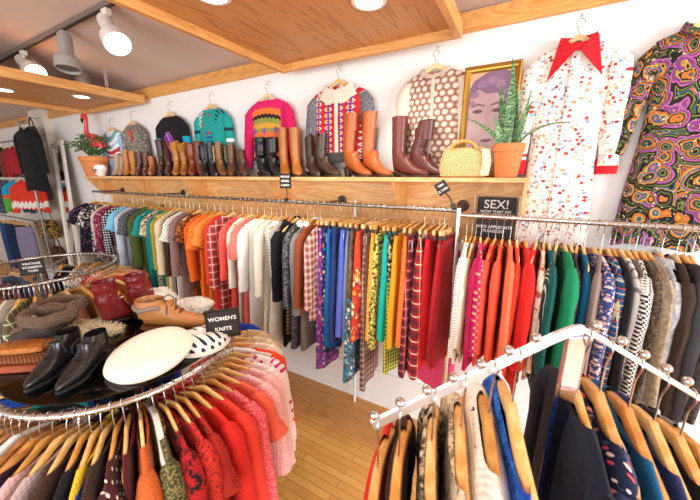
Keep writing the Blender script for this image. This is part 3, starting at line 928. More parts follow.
wall_hung('sweater', 'sweater', 'long', -2.84, 2.75, .7, 'teal sweater with striped patches and rust dots on the wall', ('teal',), fabric(('bd', [(0, '#1f9c96'), (.3, '#16343c'), (.33, '#1f9c96'), (.4, '#f2f2ee'), (.43, '#1f9c96'), (.5, '#1b4f9b'), (.56, '#1f9c96')], .0), KN), knit=KN, sw=.205, hl='the teal sweater')
wall_hung('sweater', 'sweater', 'long', -2.08, 2.755, .66, 'hot pink sweater with orange and olive zigzag bands on the wall', ('pink',), fabric(('p', '#d91c62'), KN), knit=KN, sw=.205, width=.06, spread=.075, hl='the hot pink sweater', wood=WOODS[3])
g = wall_hung('cardigan', 'cardigan', 'long', -1.345, 2.775, .66, 'red and grey folk cardigan with a wide cream collar on the wall', ('cable',), fabric(('sp', '#5f5f64', '#737378', '#8a8a90', 90), KN), knit=KN, sw=.225, width=.058, nw=.08, hl='the red folk cardigan', wood=WOODS[0])
b = collar_mesh(.115, .12, .16, .02, rise=.018); b.build('collar', fabric(('p', '#efe2cd'), KN), g)
MB().box(.036, .046, -.016, .016, -.66, -.16).build('button_band', fabric(('p', '#f0e4d2'), KN), g, False, bevel=.003)
b = MB(); b.loft([[(.045 * math.sin(a) * 1.05, .226 * math.cos(a), z) for a in [2 * PI * i / 28 for i in range(28)]] for z in (-.6, -.63, -.66, -.672)]); b.build('rib_hem', fabric(('p', '#4d4a4c'), KN), g)
g = wall_hung('cardigan', 'cardigan', 'long', -.60, 2.77, .72, 'cream mohair cardigan with brown oval pattern on the wall beside the gold frame', ('wov',), fabric(('p', '#e6d6c4'), KN), th=.075, sw=.185, knit=90, width=.056, spread=.02, hl='the brown and cream cardigan', wood=WOODS[3])
MB().box(.037, .046, -.012, .012, -.7, -.14).build('button_band', fabric(('p', '#dcc9b6'), KN), g, False, bevel=.003)
b = collar_mesh(.085, .02, .03, rise=.015); b.build('collar', fabric(('p', '#d8c6b4'), KN), g)
FLS = ('fl', '#f3ece4', ['#c23a30', '#8fa6c4', '#d09a6a', '#a8323a', '#e0b0a0', '#8f9fbe', '#c8bca0'], 40, .36)
g = wall_hung('dress', 'dress', 'long', .165, 2.79, 1.32, 'cream long dress with tiny flowers and a pointed red collar on the wall', FLS, None, th=.075, sw=.175, collar=None, spread=.02, width=.058, nw=.08, slen=.6, hl='the red collared flower dress', wood=WOODS[3])
RED = fabric(('p', '#d3202c'))
b = MB()
for s in (-1, 1):                                          # the two big collar points
    tri = [(.052, s * .012, -.145), (.034, s * .06, -.07), (.03, s * .085, -.075), (.058, s * .125, -.285), (.066, s * .045, -.19)]
    bk = [(x - .008, y, z) for x, y, z in tri]
    b.loft([bk, tri])
b.build('collar_point', RED, g, bevel=.002)
b = MB(); b.loft([[(.045 * math.sin(a) - .004, .082 * math.cos(a), z + (.0 if math.sin(a) < .2 else -.055 * math.sin(a))) for a in [2 * PI * i / 28 for i in range(28)]] for z in (-.09, -.06, -.052)], (False, False)); b.build('collar', RED, g)
MB().box(.036, .043, -.02, .02, -1.2, -.17).build('placket', fabric(FLS), g, False, bevel=.002)
for s in (-1, 1):
    b = MB().tube([(.0, s * .219, -.70), (.0, s * .221, -.74), (0, s * .222, -.785)], [.05, .053, .05], 16, [.034, .036, .034])
    b.build('cuff', RED, g)
for k in range(4):
    b = MB().sphere((.045, 0, -.26 - k * .1), .007, 10, 6, (.6, 1, 1)); b.build('button', solid('#e9e2da', .3), g)
PS = ('ps', 12)
g = wall_hung('dress', 'dress', 'long', .66, 2.77, 1.15, 'dark paisley dress in purple, orange and olive on the wall', PS, None, th=.08, sw=.165, spread=.06, width=.05, nw=.065, hl='the paisley dress', wood=WOODS[3])
b = collar_mesh(.075, .01, .02, rise=.03); b.build('collar', fabric(PS), g)

# ------------------------------------------------------------------ boots and shoes (toe toward +x, sole at z = 0)
def leather(c, rough=.42, var=.12, suede=False):
    key = ('lea', c, rough, suede)
    if key not in _mc:
        t = NT('leather')
        o = t.obj()
        cc = hexc(c)
        col = t.mix(t.noise(o, 8, 3), cc, tuple(x * (1 - 2.2 * var) for x in cc[:3]))
        _mc[key] = t.fin(col, rough if not suede else .85, bump=t.noise(o, 45 if not suede else 150, 4), bstr=.3, bdist=.004, coat=0 if suede else .15)
    return _mc[key]
def boot(name, label, group, loc, rz, H, col, rt=.058, ra=.05, k=1.0, heel=.03, lean=0., slouch=0., scallop=0., mat=None, sole='#2a1c14', pts=1.0, seed=1, lacing=None, cuff=None, lean_y=0., panel=None, toe=.0, cat='boot'):
    rg = random.Random(seed)
    root = thing(name, lab(label), cat, loc, rz, group)
    m = mat or leather(col)
    base = .135 + heel
    R_ = []
    nsh = 14 if H > .16 else 3
    for i in range(nsh):
        q = i / (nsh - 1)
        z = H + (base - H) * q
        r = rt + (ra - rt) * q ** .8
        if slouch:
            r *= 1 + slouch * math.sin(q * 19 + seed) * (.3 + q)
        bx = lean * (1 - q) ** 1.2 + slouch * .12 * math.sin(q * 11 + seed)
        R_.append((-.055 + bx, z, 0 if not slouch else .25 * math.sin(q * 14), r, r * .82, lean_y * (1 - q) ** 1.2, q))
    R_ += [(-.046, .1 + heel, .28, .06, .037, 0, 1), (-.022, .078 + heel * .9, .68, .088, .037, 0, 1), (.02, .058 + heel * .62, 1.15, .054, .038, 0, 1),
           (.07, .044 + heel * .25, 1.42, .038, .042, 0, 1), (.115, .036 + heel * .05, 1.52, .03, .043 , 0, 1), (.155, .03, 1.55, .024, .036 * pts, 0, 1), (.182, .027 + toe, 1.57, .018, .023 * pts, 0, 1), (.196, .024 + toe, 1.57, .008, .009 * pts, 0, 1)]
    n = 20
    rings = []
    for i, (cx, cz, f, a, b_, yo, q) in enumerate(R_):
        ring = []
        for j in range(n):
            t = 2 * PI * j / n
            z0 = cz + a * math.cos(t) * math.sin(f)
            if i == 0 and scallop:
                z0 += scallop * (math.sin(t) ** 2 * -1 + .5)
            z0 = max(z0, .012 + heel * max(0., min(1., (.06 - (cx + a * math.cos(t) * math.cos(f))) / .1)) if q >= 1 else z0)
            wr = 1 + .025 * math.sin(5 * t + i * 1.7 + seed) * (1 if q < 1 else .4)
            ring.append((cx + a * math.cos(t) * math.cos(f) * wr, yo + b_ * math.sin(t) * wr, z0))
        rings.append(ring)
    top = rings[0]
    c = Vector((R_[0][0], R_[0][5], R_[0][1]))
    inn = [[tuple(c + (Vector(p) - c) * .9) for p in top]]
    inn.append([(c.x + (p[0] - c.x) * .85 - lean * .1, c.y + (p[1] - c.y) * .85, p[2] - min(.12, H * .4)) for p in top])
    up = MB().loft(rings, (False, True))
    up.loft([top] + inn, (False, True))
    up.xf(Matrix.Scale(k, 4)).build('upper', m, root)
    # sole and heel
    so = [(-.1, .02), (-.086, .031), (-.05, .034), (-.01, .028), (.04, .032), (.09, .045), (.13, .044), (.165, .033 * pts), (.19, .018 * pts), (.2, .006)]
    rr = []
    for x, w in so:
        z = heel * max(0., min(1., (.055 - x) / .1)); z = z * z / max(heel, 1e-6) * .3 + z * .7
        z += toe if x > .15 else 0
        rr.append([(x, -w, z), (x, w, z), (x, w, z + .014), (x, -w, z + .014)])
    sm = solid(sole, .5)
    MB().loft(rr).xf(Matrix.Scale(k, 4)).build('sole', sm, root, False)
    if heel > .01:
        hl = []
        for z, s in ((0, .82), (heel * .5, .86), (heel + .002, 1)):
            hl.append([(-.064 + s * .034 * math.cos(a), s * .033 * math.sin(a), z) for a in [2 * PI * i / 14 for i in range(14)]])
        MB().loft(hl).xf(Matrix.Scale(k, 4)).build('heel', sm, root)
    if cuff:
        b = MB(); h = .07
        rg2 = []
        for z, ex in ((H + .006, .9), (H + .008, 1.08), (H - .02, 1.14), (H - h, 1.16), (H - h, 1.05)):
            rg2.append([(R_[0][0] + lean * 0 + rt * ex * math.cos(a), lean_y + rt * .82 * ex * math.sin(a), z + (.012 * math.sin(3 * a))) for a in [2 * PI * i / 20 for i in range(20)]])
        b.loft(rg2, (False, False)).xf(Matrix.Scale(k, 4)).build('cuff', cuff, root)
    if panel:                                              # contrasting vamp seam and side panel
        b = MB()
        for s in (-1, 1):
            zz = [H * .95, H * .8, H * .6, H * .45]
            b.loft([[(-.055 + lean * (z / H) ** 2 - .03, s * (rt * .84 + .001), z), (-.055 + lean * (z / H) ** 2 + .03, s * (rt * .84 + .001), z), (-.055 + lean * (z / H) ** 2 + .03, s * (rt * .84 + .004), z), (-.055 + lean * (z / H) ** 2 - .03, s * (rt * .84 + .004), z)] for z in zz])
        b.xf(Matrix.Scale(k, 4)).build('side_panel', leather(panel), root)
    if lacing:
        b = MB()
        for i in range(5):
            q = i / 4
            x, z = .075 - .085 * q, .083 + heel * .4 + .05 * q
            b.tube([(x - .012, -.026, z - .012), (x + .004, -.012, z + .004), (x + .004, .012, z + .004), (x - .012, .026, z - .012)], .003, 6)
            b.tube([(x - .012, -.026, z - .012), (x + .0, 0, z + .008), (x - .028, .024, z + .003)], .003, 6)
        for s in (-1, 1):
            b.tube([(-.01, 0, .138 + heel * .4), (.015, s * .025, .15 + heel * .4), (.035, s * .045, .12 + heel * .4), (.03, s * .05, .09)], .003, 6)
        b.xf(Matrix.Scale(k, 4)).build('laces', solid(lacing, .7), root)
    return root
SZ = 2.085
COW = ('sp', '#3a2418', '#5a3822', '#7c5232', 40)
BT = [  # x, height, colour, label, kwargs
 (-4.66, .27, '#b39878', 'beige suede boot on the shelf beside the white skull', dict(rt=.05, slouch=.03)),
 (-4.545, .25, '#a3886a', 'taupe suede boot on the shelf beside the first tan boot', dict(rt=.05)),
 (-4.43, .31, '#b8742f', 'tan leather boot under the pale blue sweater', dict(rt=.056, scallop=.03)),
 (-4.275, .29, '#c07c34', 'honey tan boot next to the brown pair', dict(rt=.056, scallop=.03)),
 (-4.14, .28, '#5a3020', 'dark brown boot under the flecked sweater, nearer the tan boots', dict(rt=.055)),
 (-4.0, .27, '#643522', 'brown boot under the flecked sweater, nearer the rust slouchy boot', dict(rt=.055)),
 (-3.87, .22, '#b05f28', 'rust slouchy boot leaning toward a tall dark boot', dict(rt=.055, lean=.07, slouch=.05)),
 (-3.68, .4, '#43241c', 'tall dark brown boot leaning slightly, beside the rust slouchy boot', dict(rt=.056, lean=.02, slouch=.03)),
 (-3.555, .41, '#52291f', 'tall chestnut boot leaning back beside the mustard cuffed boots', dict(rt=.056, lean=-.1)),
 (-3.40, .36, '#c07a22', 'mustard cuffed boot under the black and purple sweater, beside a tall chestnut boot', dict(rt=.06, cuff='#c98a2c')),
 (-3.265, .34, '#b8701f', 'mustard cuffed boot under the black sweater, beside a leaning rust boot', dict(rt=.06, cuff='#b97a26')),
 (-3.13, .33, '#93401f', 'rust boot leaning over beside the mustard cuffed boots', dict(rt=.056, lean=.09)),
 (-3.01, .35, '#7a3a22', 'reddish brown boot leaning beside a black patchwork boot', dict(rt=.054, lean=.05)),
 (-2.93, .31, '#1f1d1f', 'black patchwork boot beside the reddish brown boot', dict(rt=.056, lean=.03, panel='#57606a')),
 (-2.81, .32, '#242226', 'black patchwork boot beside a tan cowboy boot', dict(rt=.056, panel='#6a6f78', scallop=.03)),
 (-2.69, .31, '#8a5a2c', 'tan cowboy boot with cream shaft under the teal sweater', dict(rt=.056, scallop=.05, panel='#e0c592')),
 (-2.53, .30, '#6d3d20', 'brown cowboy boot with tan shaft under the teal sweater', dict(rt=.058, scallop=.05, panel='#c79a58')),
 (-2.38, .24, '#5f3a28', 'short brown boot standing alone beside the black slouch boots', dict(rt=.042, scallop=.03)),
 (-2.13, .34, '#1b1a1c', 'black slouch boot under the pink sweater, nearer the short brown boot', dict(rt=.066, lean=.04, slouch=.07)),
 (-2.0, .33, '#222022', 'black slouch boot under the pink sweater, nearer the tall tan boots', dict(rt=.064, lean=.06, slouch=.06)),
 (-1.87, .405, '#b86a26', 'tall tan riding boot beside the black slouch boots', dict(rt=.058, lean=.02)),
 (-1.74, .40, '#c07630', 'tall tan riding boot beside a dark brown cowboy boot', dict(rt=.058)),
 (-1.575, .32, '#3a251b', 'dark brown cowboy boot beside the tall tan boots', dict(rt=.05, scallop=.05, lean=-.02)),
 (-1.43, .32, '#442c20', 'dark brown cowboy boot beside the cognac heeled boot', dict(rt=.05, scallop=.05, lean=.02)),
 (-1.17, .45, '#b2561e', 'tall cognac heeled boot under the red folk cardigan, nearer the dark cowboy boots', dict(rt=.06, heel=.06, lean=.03)),
 (-1.01, .45, '#ba5c20', 'tall cognac heeled boot beside the burgundy boots', dict(rt=.06, heel=.06, lean=.02)),
 (-.765, .4, '#6d3026', 'tall burgundy riding boot under the brown and cream cardigan', dict(rt=.058, heel=.022)),
 (-.63, .36, '#5f2a24', 'burgundy riding boot slouching toward the straw bag', dict(rt=.058, heel=.022, lean=.06, slouch=.03)),
]
for i, (x, H, c, l, kw) in enumerate(BT):
    kw = dict(kw)
    if kw.get('cuff'):
        kw['cuff'] = leather(kw['cuff'], suede=True)
    rz = R(rnd.uniform(-50, -28)) if x < -1.5 else R(rnd.uniform(-24, -14))
    boot('boot', l, 'boots on the display shelf', (x + .02, 2.13 + (.03 if x < -1.5 else 0), SZ), rz, H, c, seed=i, sole='#3a2214', **kw)

# ------------------------------------------------------------------ plants, flamingo, skull, bag, picture
TERRA = solid('#d27f46', .75, bump=.15, var=.08)
def pot(name, label, cat, loc, r, h):
    t = thing(name, lab(label), cat, loc)
    MB().lathe([(r * .68, 0), (r * .72, .004), (r * .93, h * .76), (r * 1.0, h * .77), (r * 1.02, h * .98), (r * .98, h), (r * .9, h * .99), (r * .88, h * .86), (r * .8, h * .8)], 36, caps=(True, True)).build('pot', TERRA, t)
    MB().lathe([(r * .88, h * .87), (r * .5, h * .9), (.001, h * .91)], 20).build('soil', solid('#3a2a20', .95), t)
    return t
LEAF = solid('#3f6b2c', .45, var=.2, bscale=14)
t = pot('potted_plant', 'bushy green plant in a terracotta pot at the far shelf end with the flamingo', 'plant', (-5.06, 2.09, SZ), .165, .25)
rg = random.Random(5)
for k in range(17):
    an = 2 * PI * k / 17 + rg.uniform(-.2, .2); out = rg.uniform(.13, .34); hh = rg.uniform(.1, .28)
    P = [Vector((math.cos(an) * (.03 + out * q), .7 * math.sin(an) * (.03 + out * q), .22 + hh * math.sin(q * 2.1))) for q in [i / 7 for i in range(8)]]
    P = [Vector((p.x, min(p.y, .17), p.z)) for p in P]
    b = MB(); b.tube(P, .004, 5)
    for i in range(1, 8):
        d = (P[i] - P[i - 1]).normalized()
        sd = d.cross(Vector((0, 0, 1))).normalized()
        for s in (-1, 1):
            e = (sd * s * .8 + d * .6 + Vector((0, 0, .35))).normalized()
            nrm = e.cross(d).normalized() * .0015
            l = .062 * rg.uniform(.8, 1.15); w = d * .017
            p = P[i]
            rings = []
            for q, ww in ((0, .1), (.25, .8), (.55, 1), (.85, .5), (1, .06)):
                cpt = p + e * l * q
                cpt.y = min(cpt.y, .18)
                rings.append([cpt + w * ww, cpt + nrm, cpt - w * ww, cpt - nrm])
            b.loft(rings)
    b.build('frond', LEAF, t)
f = thing('flamingo_ornament', lab('pink plastic flamingo standing in the bushy potted plant'), 'ornament', (-5.05, 2.1, 2.42))
PK = solid('#ea4a52', .35, var=.1)
body = [(-.06, .0, .12, .02), (-.04, 0, .15, .05), (.02, 0, .155, .075), (.09, 0, .13, .078), (.15, 0, .09, .055), (.2, 0, .05, .025), (.23, 0, .02, .006)]
b = MB().tube([(x, y, z) for x, y, z, r in body], [r for *_, r in body], 16, [r * .72 for *_, r in body]); 
neck = [(-.02, .13, .05), (-.075, .17, .036), (-.105, .22, .028), (-.1, .275, .024), (-.075, .325, .022), (-.06, .37, .022), (-.068, .41, .026), (-.095, .43, .034), (-.125, .425, .03), (-.145, .41, .02)]
b.tube([(x, 0, z) for x, z, r in neck], [r for *_, r in neck], 14)
b.build('flamingo_body', PK, f)
MB().tube([(-.14, 0, .413), (-.165, 0, .395), (-.178, 0, .365), (-.172, 0, .345)], [.02, .018, .012, .003], 10).build('beak', solid('#1d1a1c', .3), f)
for s in (-1, 1):
    MB().sphere((-.112, s * .03, .435), .006, 8, 6).build('eye', solid('#f0d860', .3), f)
    MB().tube([(.05, s * .02, .08), (.045, s * .022, -.1)], .006, 8).build('leg', solid('#c9a0a0', .4), f)
    bb = MB(); bb.loft([[(x, s * (.062 * .72 + .012) , .12 + zz - (x) * .35) for zz in (-w, 0, w)] + [(x, s * .03, .12 + zz - x * .35) for zz in (w, 0, -w)] for x, w in ((-.02, .01), (.03, .05), (.1, .055), (.17, .03), (.21, .006))])
    bb.build('wing', solid('#e03f48', .4), f)
sk = thing('skull_planter', lab('small white ceramic skull planter beside the terracotta pot'), 'ornament', (-4.84, 2.045, SZ))
rings = []
for z, rx, ry, ox in ((0, .04, .04, -.01), (.012, .05, .05, -.01), (.04, .052, .055, -.008), (.06, .062, .072, 0), (.085, .07, .085, .008), (.11, .068, .083, .01), (.13, .055, .07, .01), (.14, .045, .06, .01), (.134, .038, .052, .01), (.12, .035, .05, .01)):
    rings.append([(ry * math.cos(a), -ox * 0 + rx * math.sin(a), z) for a in [2 * PI * i / 20 for i in range(20)]])
MB().loft(rings).build('cranium', solid('#efece8', .35, var=.03), sk)
for s in (-1, 1):
    MB().sphere((s * .028, -.066, .08), .017, 10, 7, (1, .5, 1)).build('eye_socket', solid('#5a544f', .8), sk)
MB().sphere((0, -.07, .055), .009, 8, 6, (1, .5, 1.3)).build('nose_socket', solid('#5a544f', .8), sk)
b = MB()
for k in range(5):
    b.box(-.026 + k * .011, -.017 + k * .011, -.06, -.05, .012, .03)
b.build('teeth', solid('#e2ddd6', .4), sk, False, bevel=.002)

t = pot('potted_snake_plant', 'snake plant in a terracotta pot on the shelf in front of the gold frame', 'plant', (-.105, 2.1, SZ), .085, .19)
def snake_mat():
    t_ = NT('snake_leaf')
    o = t_.obj()
    x, y, z = t_.sep(o)
    n = t_.math('ADD', t_.math('MULTIPLY', z, 46), t_.math('MULTIPLY', t_.noise(o, 18, 3), 7))
    c = t_.ramp(t_.math('FRACT', n), [(0, '#2f5a34'), (.35, '#4a7d45'), (.55, '#a9c08a'), (.7, '#3f7040'), (1, '#2f5a34')])
    return t_.fin(c, .35)
SN = snake_mat()
def blade(pts, w, tw):
    b = MB(); n = len(pts); rings = []
    for i, p in enumerate(pts):
        p = Vector(p); T = (Vector(pts[min(i + 1, n - 1)]) - Vector(pts[max(i - 1, 0)])).normalized()
        side = Matrix.Rotation(tw + .3 * i / n, 3, T) @ T.cross(Vector((.1, 1, .05))).normalized()
        up = T.cross(side)
        q = i / (n - 1)
        ww = w * (.65 + .6 * math.sin(PI * min(1, q * 1.1)) * .6) * (1 - q ** 4) + .001
        rings.append([p + side * ww + up * ww * .25, p + up * .002, p - side * ww + up * ww * .25, p - up * .004])
    return b.loft(rings)
def arc(b0, dx, dy, h, sag=0., n=12):
    return [(b0[0] + dx * q ** 1.4, b0[1] + dy * q, b0[2] + h * q - sag * q * q) for q in [i / n for i in range(n + 1)]]
for a, w, tw in [
    (arc((-.01, -.01, .15), -.01, -.03, .46), .024, .2), (arc((.02, .0, .15), -.055, .02, .5), .026, -.2), (arc((.0, .02, .15), .03, .0, .36), .022, .5),
    (arc((-.03, .0, .15), -.05, .02, .38), .024, 0), (arc((.035, -.01, .15), .045, -.05, .3), .022, .9), (arc((-.035, -.02, .15), -.06, -.03, .2), .02, .4),
    (arc((-.03, -.03, .15), -.2, -.12, .24, .06), .015, .8), (arc((.03, -.02, .15), .24, -.1, .3, .18), .017, 1.2), (arc((.02, .03, .15), .07, .05, .28), .02, -.4)]:
    blade(a, w, tw).build('leaf', SN, t)

# straw bag
def straw():
    t_ = NT('straw')
    o = t_.obj()
    x, y, z = t_.sep(o)
    a = t_.math('SINE', t_.math('MULTIPLY', t_.math('ADD', x, z), 330)); b_ = t_.math('SINE', t_.math('MULTIPLY', t_.math('SUBTRACT', x, z), 330))
    h = t_.math('ADD', a, b_)
    c = t_.mix(t_.math('MULTIPLY_ADD', h, .25, .5), '#c79a4e', '#f0d79e')
    return t_.fin(c, .7, bump=h, bstr=.6, bdist=.004)
bg = thing('straw_bag', lab('woven straw handbag with curled handles on the shelf beside the terracotta pot'), 'bag', (-.345, 2.09, SZ), R(6))
rings = []
for z, w, d in ((0, .125, .035), (.008, .14, .05), (.05, .148, .058), (.1, .144, .054), (.15, .13, .04), (.172, .118, .026), (.18, .11, .016)):
    rings.append([(w * math.copysign(abs(math.cos(a)) ** .5, math.cos(a)), d * math.copysign(abs(math.sin(a)) ** .7, math.sin(a)), z) for a in [2 * PI * i / 32 for i in range(32)]])
MB().loft(rings).build('bag_body', straw(), bg)
for s in (-1, 1):
    b = MB().tube([(s * .0 + .075 * math.cos(a) - .01, s * .02 - .015, .165 + .05 * math.sin(a)) for a in [R(d) for d in range(0, 181, 15)]], .009, 10)
    b.build('handle', solid('#d9a75a', .6, bump=.5, bscale=160), bg)
b = MB()
for k in range(5):
    b.tube([(.105 + k * .009, -.05 + k * .004, .012), (.112 + k * .009, -.062 + k * .004, .09), (.1 + k * .009, -.045 + k * .004, .165)], .006, 7)
b.build('fringe', solid('#f2e2ba', .8, bump=.5, bscale=120), bg)

# gilt frame with a stone head picture
fr = thing('picture_frame', lab('gold framed picture of a violet stone head leaning behind the snake plant'), 'picture', (-.245, 2.185, SZ), rot=(R(-4), 0, 0))
W2, HH = .158, .66
GOLD = solid('#c89a44', .32, .75, bump=.4, bscale=90, var=.15)
def mitre(x0, z0, x1, z1, wd):
    pr = [(0, 0), (0, .03), (.012, .036), (.022, .026), (wd, .018), (wd, 0)]
    return pr
b = MB()
prof = [(0, 0), (0, -.028), (.01, -.034), (.02, -.026), (.028, -.024), (.036, -.014), (.036, 0)]
corner = [(-1, 0), (1, 0), (1, 1), (-1, 1)]
rings = []
for sx, sz in corner + corner[:1]:
    rings.append([(sx * (W2 - p), d, (p if sz == 0 else HH - p)) for p, d in prof])
b.loft(rings, (False, False))
b.build('frame', GOLD, fr, False)
pm = solid('#eab490', .6, var=.12)
MB().box(-W2 + .03, W2 - .03, -.006, 0, .03, HH - .03).build('print', pm, fr, False)
def flat(name, pts, col, d):
    n = len(pts); b = MB()
    b.loft([[(x, -.006, z) for x, z in pts], [(x, -.006 - d, z) for x, z in pts]])
    return b.build(name, solid(col, .6, var=.14, bscale=30), fr, False)
flat('stone_face', [(-.122, .2), (-.09, .12), (.02, .1), (.09, .14), (.12, .26), (.122, .5), (.05, .57), (-.07, .55), (-.12, .47), (-.122, .35)], '#c4a2a4', .001)
flat('stone_hair', [(-.122, .42), (-.11, .5), (-.07, .53), (-.02, .5), (.04, .5), (.09, .42), (.122, .38), (.122, .6), (.06, .63), (-.03, .62), (-.1, .58), (-.122, .54)], '#8a6886', .002)
for x, z, r in ((-.09, .5, .03), (-.05, .555, .034), (.0, .57, .036), (.05, .55, .034), (.09, .5, .03), (.1, .45, .025), (-.105, .45, .024)):
    flat('hair_curl', [(x + r * math.cos(a) * (1 if i % 2 else .7), z + r * math.sin(a) * .7) for i, a in enumerate([2 * PI * k / 12 for k in range(12)])], '#9d7c98', .0028)
for x in (-.065, .045):
    flat('stone_eye', [(x + .03 * math.cos(a), .4 + .011 * math.sin(a)) for a in [2 * PI * k / 14 for k in range(14)]], '#6d4f5c', .0022)
    flat('stone_brow', [(x - .04, .425), (x, .437), (x + .04, .425), (x + .038, .434), (x, .448), (x - .04, .436)], '#7d5f6c', .0022)
flat('stone_nose', [(-.014, .43), (.012, .43), (.016, .32), (.03, .29), (.0, .28), (-.03, .292), (-.016, .32)], '#c09aa0', .0025)
flat('stone_mouth', [(-.04, .225), (-.01, .236), (.0, .23), (.012, .236), (.04, .225), (.0, .212)], '#7a5560', .0022)

# signs
BLK = solid('#1f1c1e', .6, var=.05)
INK = solid('#f4f1ec', .6, var=.0)
sg = thing('shop_sign', lab('black chalkboard sign with white lettering in a clear holder behind the chrome rail'), 'sign', (-.145, 2.215, 1.675), rot=(R(-6), 0, 0))
MB().box(-.115, .115, -.004, .004, 0, .285).build('board', BLK, sg, False)
MB().box(-.135, -.13, -.012, .008, -.01, .3).box(.13, .135, -.012, .008, -.01, .3).box(-.135, .135, -.012, .008, -.014, -.008).build('holder', solid('#e6d8cc', .2), sg, False)
for s, z, sz in (('SEX!', .236, .078), ('NOW THAT WE', .19, .025), ('HAVE YOUR FULL', .169, .025), ('ATTENTION...', .148, .025), ("WE'D APPRECIATE", .09, .026), ('PLEASE DO', .062, .026)):
    text('lettering', s, sz, INK, sg, (0, -.0046, z), (R(90), 0, 0))
def small_sign(label, loc, rot, w, h, lines, size, frame=None, group='small black rail signs', leg=.08):
    t = thing('rail_sign', lab(label), 'sign', loc, group=group, rot=rot)
    MB().box(-w / 2, w / 2, -.004, .004, leg, leg + h).build('board', BLK, t, False, bevel=.001)
    if frame:
        b = MB()
        b.box(-w / 2 - .006, w / 2 + .006, -.007, .006, leg - .006, leg + .004).box(-w / 2 - .006, w / 2 + .006, -.007, .006, leg + h - .004, leg + h + .006)
        b.box(-w / 2 - .006, -w / 2 + .004, -.007, .006, leg, leg + h).box(w / 2 - .004, w / 2 + .006, -.007, .006, leg, leg + h)
        b.build('frame', solid('#121214', .3), t, False)
    MB().tube([(0, .004, leg + .01), (.008, .006, leg * .5), (0, 0, -.005)], .004, 8).build('clip_stem', BLACKCLIP, t)
    MB().box(-.012, .012, -.02, .02, -.024, .004).build('clip', BLACKCLIP, t, False, bevel=.003)
    n = len(lines)
    for i, s in enumerate(lines):
        text('lettering', s, size, INK, t, (0, -.0048, leg + h * (1 - (i + .75) / (n + .5))), (R(90), 0, 0))
small_sign('small square black sign standing on the wall rail above white blouses', (-1.67, 1.95, 1.915), (0, 0, 0), .11, .115, ['VINTAGE', 'DRESSES', '& SKIRTS'], .022)
small_sign('small black sign tilted on its corner above the rail joint', (-.37, 1.95, 1.925), (0, R(-34), R(6)), .07, .078, ['TEES', '& TOPS'], .018)
# ------------------------------------------------------------------ round racks
def round_rack(label, cx, cy, r, z):
    t = thing('round_rack', lab(label), 'clothes rack', (cx, cy, 0))
    b = MB(); N = 72
    rings = []
    for i in range(N + 1):
        a = 2 * PI * i / N
        rings.append([((r + .0135 * math.cos(k)) * math.cos(a), (r + .0135 * math.cos(k)) * math.sin(a), z + .0135 * math.sin(k)) for k in [2 * PI * j / 12 for j in range(12)]])
    b.loft(rings, (False, False)); b.build('ring_rail', CHR, t)
    MB().tube([(0, 0, .02), (0, 0, z + .01)], .02, 14).build('post', CHR, t)
    for k in range(3):
        a = R(20 + 120 * k)
        MB().tube([(0, 0, z - .02), (r * math.cos(a), r * math.sin(a), z - .008)], .008, 8).build('spoke', CHR, t)
    for k in range(4):
        a = R(45 + 90 * k)
        MB().tube([(0, 0, .06), (.42 * math.cos(a), .42 * math.sin(a), .015)], .014, 10).build('leg', CHR, t)
    return t
CX, CY, RR, RZ = -1.694, .708, .493, 1.24
round_rack('round chrome rack in front, loaded with sweaters and topped with shoes', CX, CY, RR, RZ)
gd = MB().lathe([(.001, 0), (.462, 0), (.465, .003), (.462, .006), (.001, .006)], 64).build('glass_shelf', glass(), None)
gd.location = (CX, CY, RZ + .022); tag(gd, lab('round glass shelf lying on the front round rack under the shoes'), 'shelf')
GZ = RZ + .0285
def G(x, y, dz=0., lim=.4):
    p = Vector((x * 1.09 - CX, y * 1.09 - CY, 0))
    if p.length > lim:
        p *= lim / p.length
    return (CX + p.x, CY + p.y, GZ + dz)

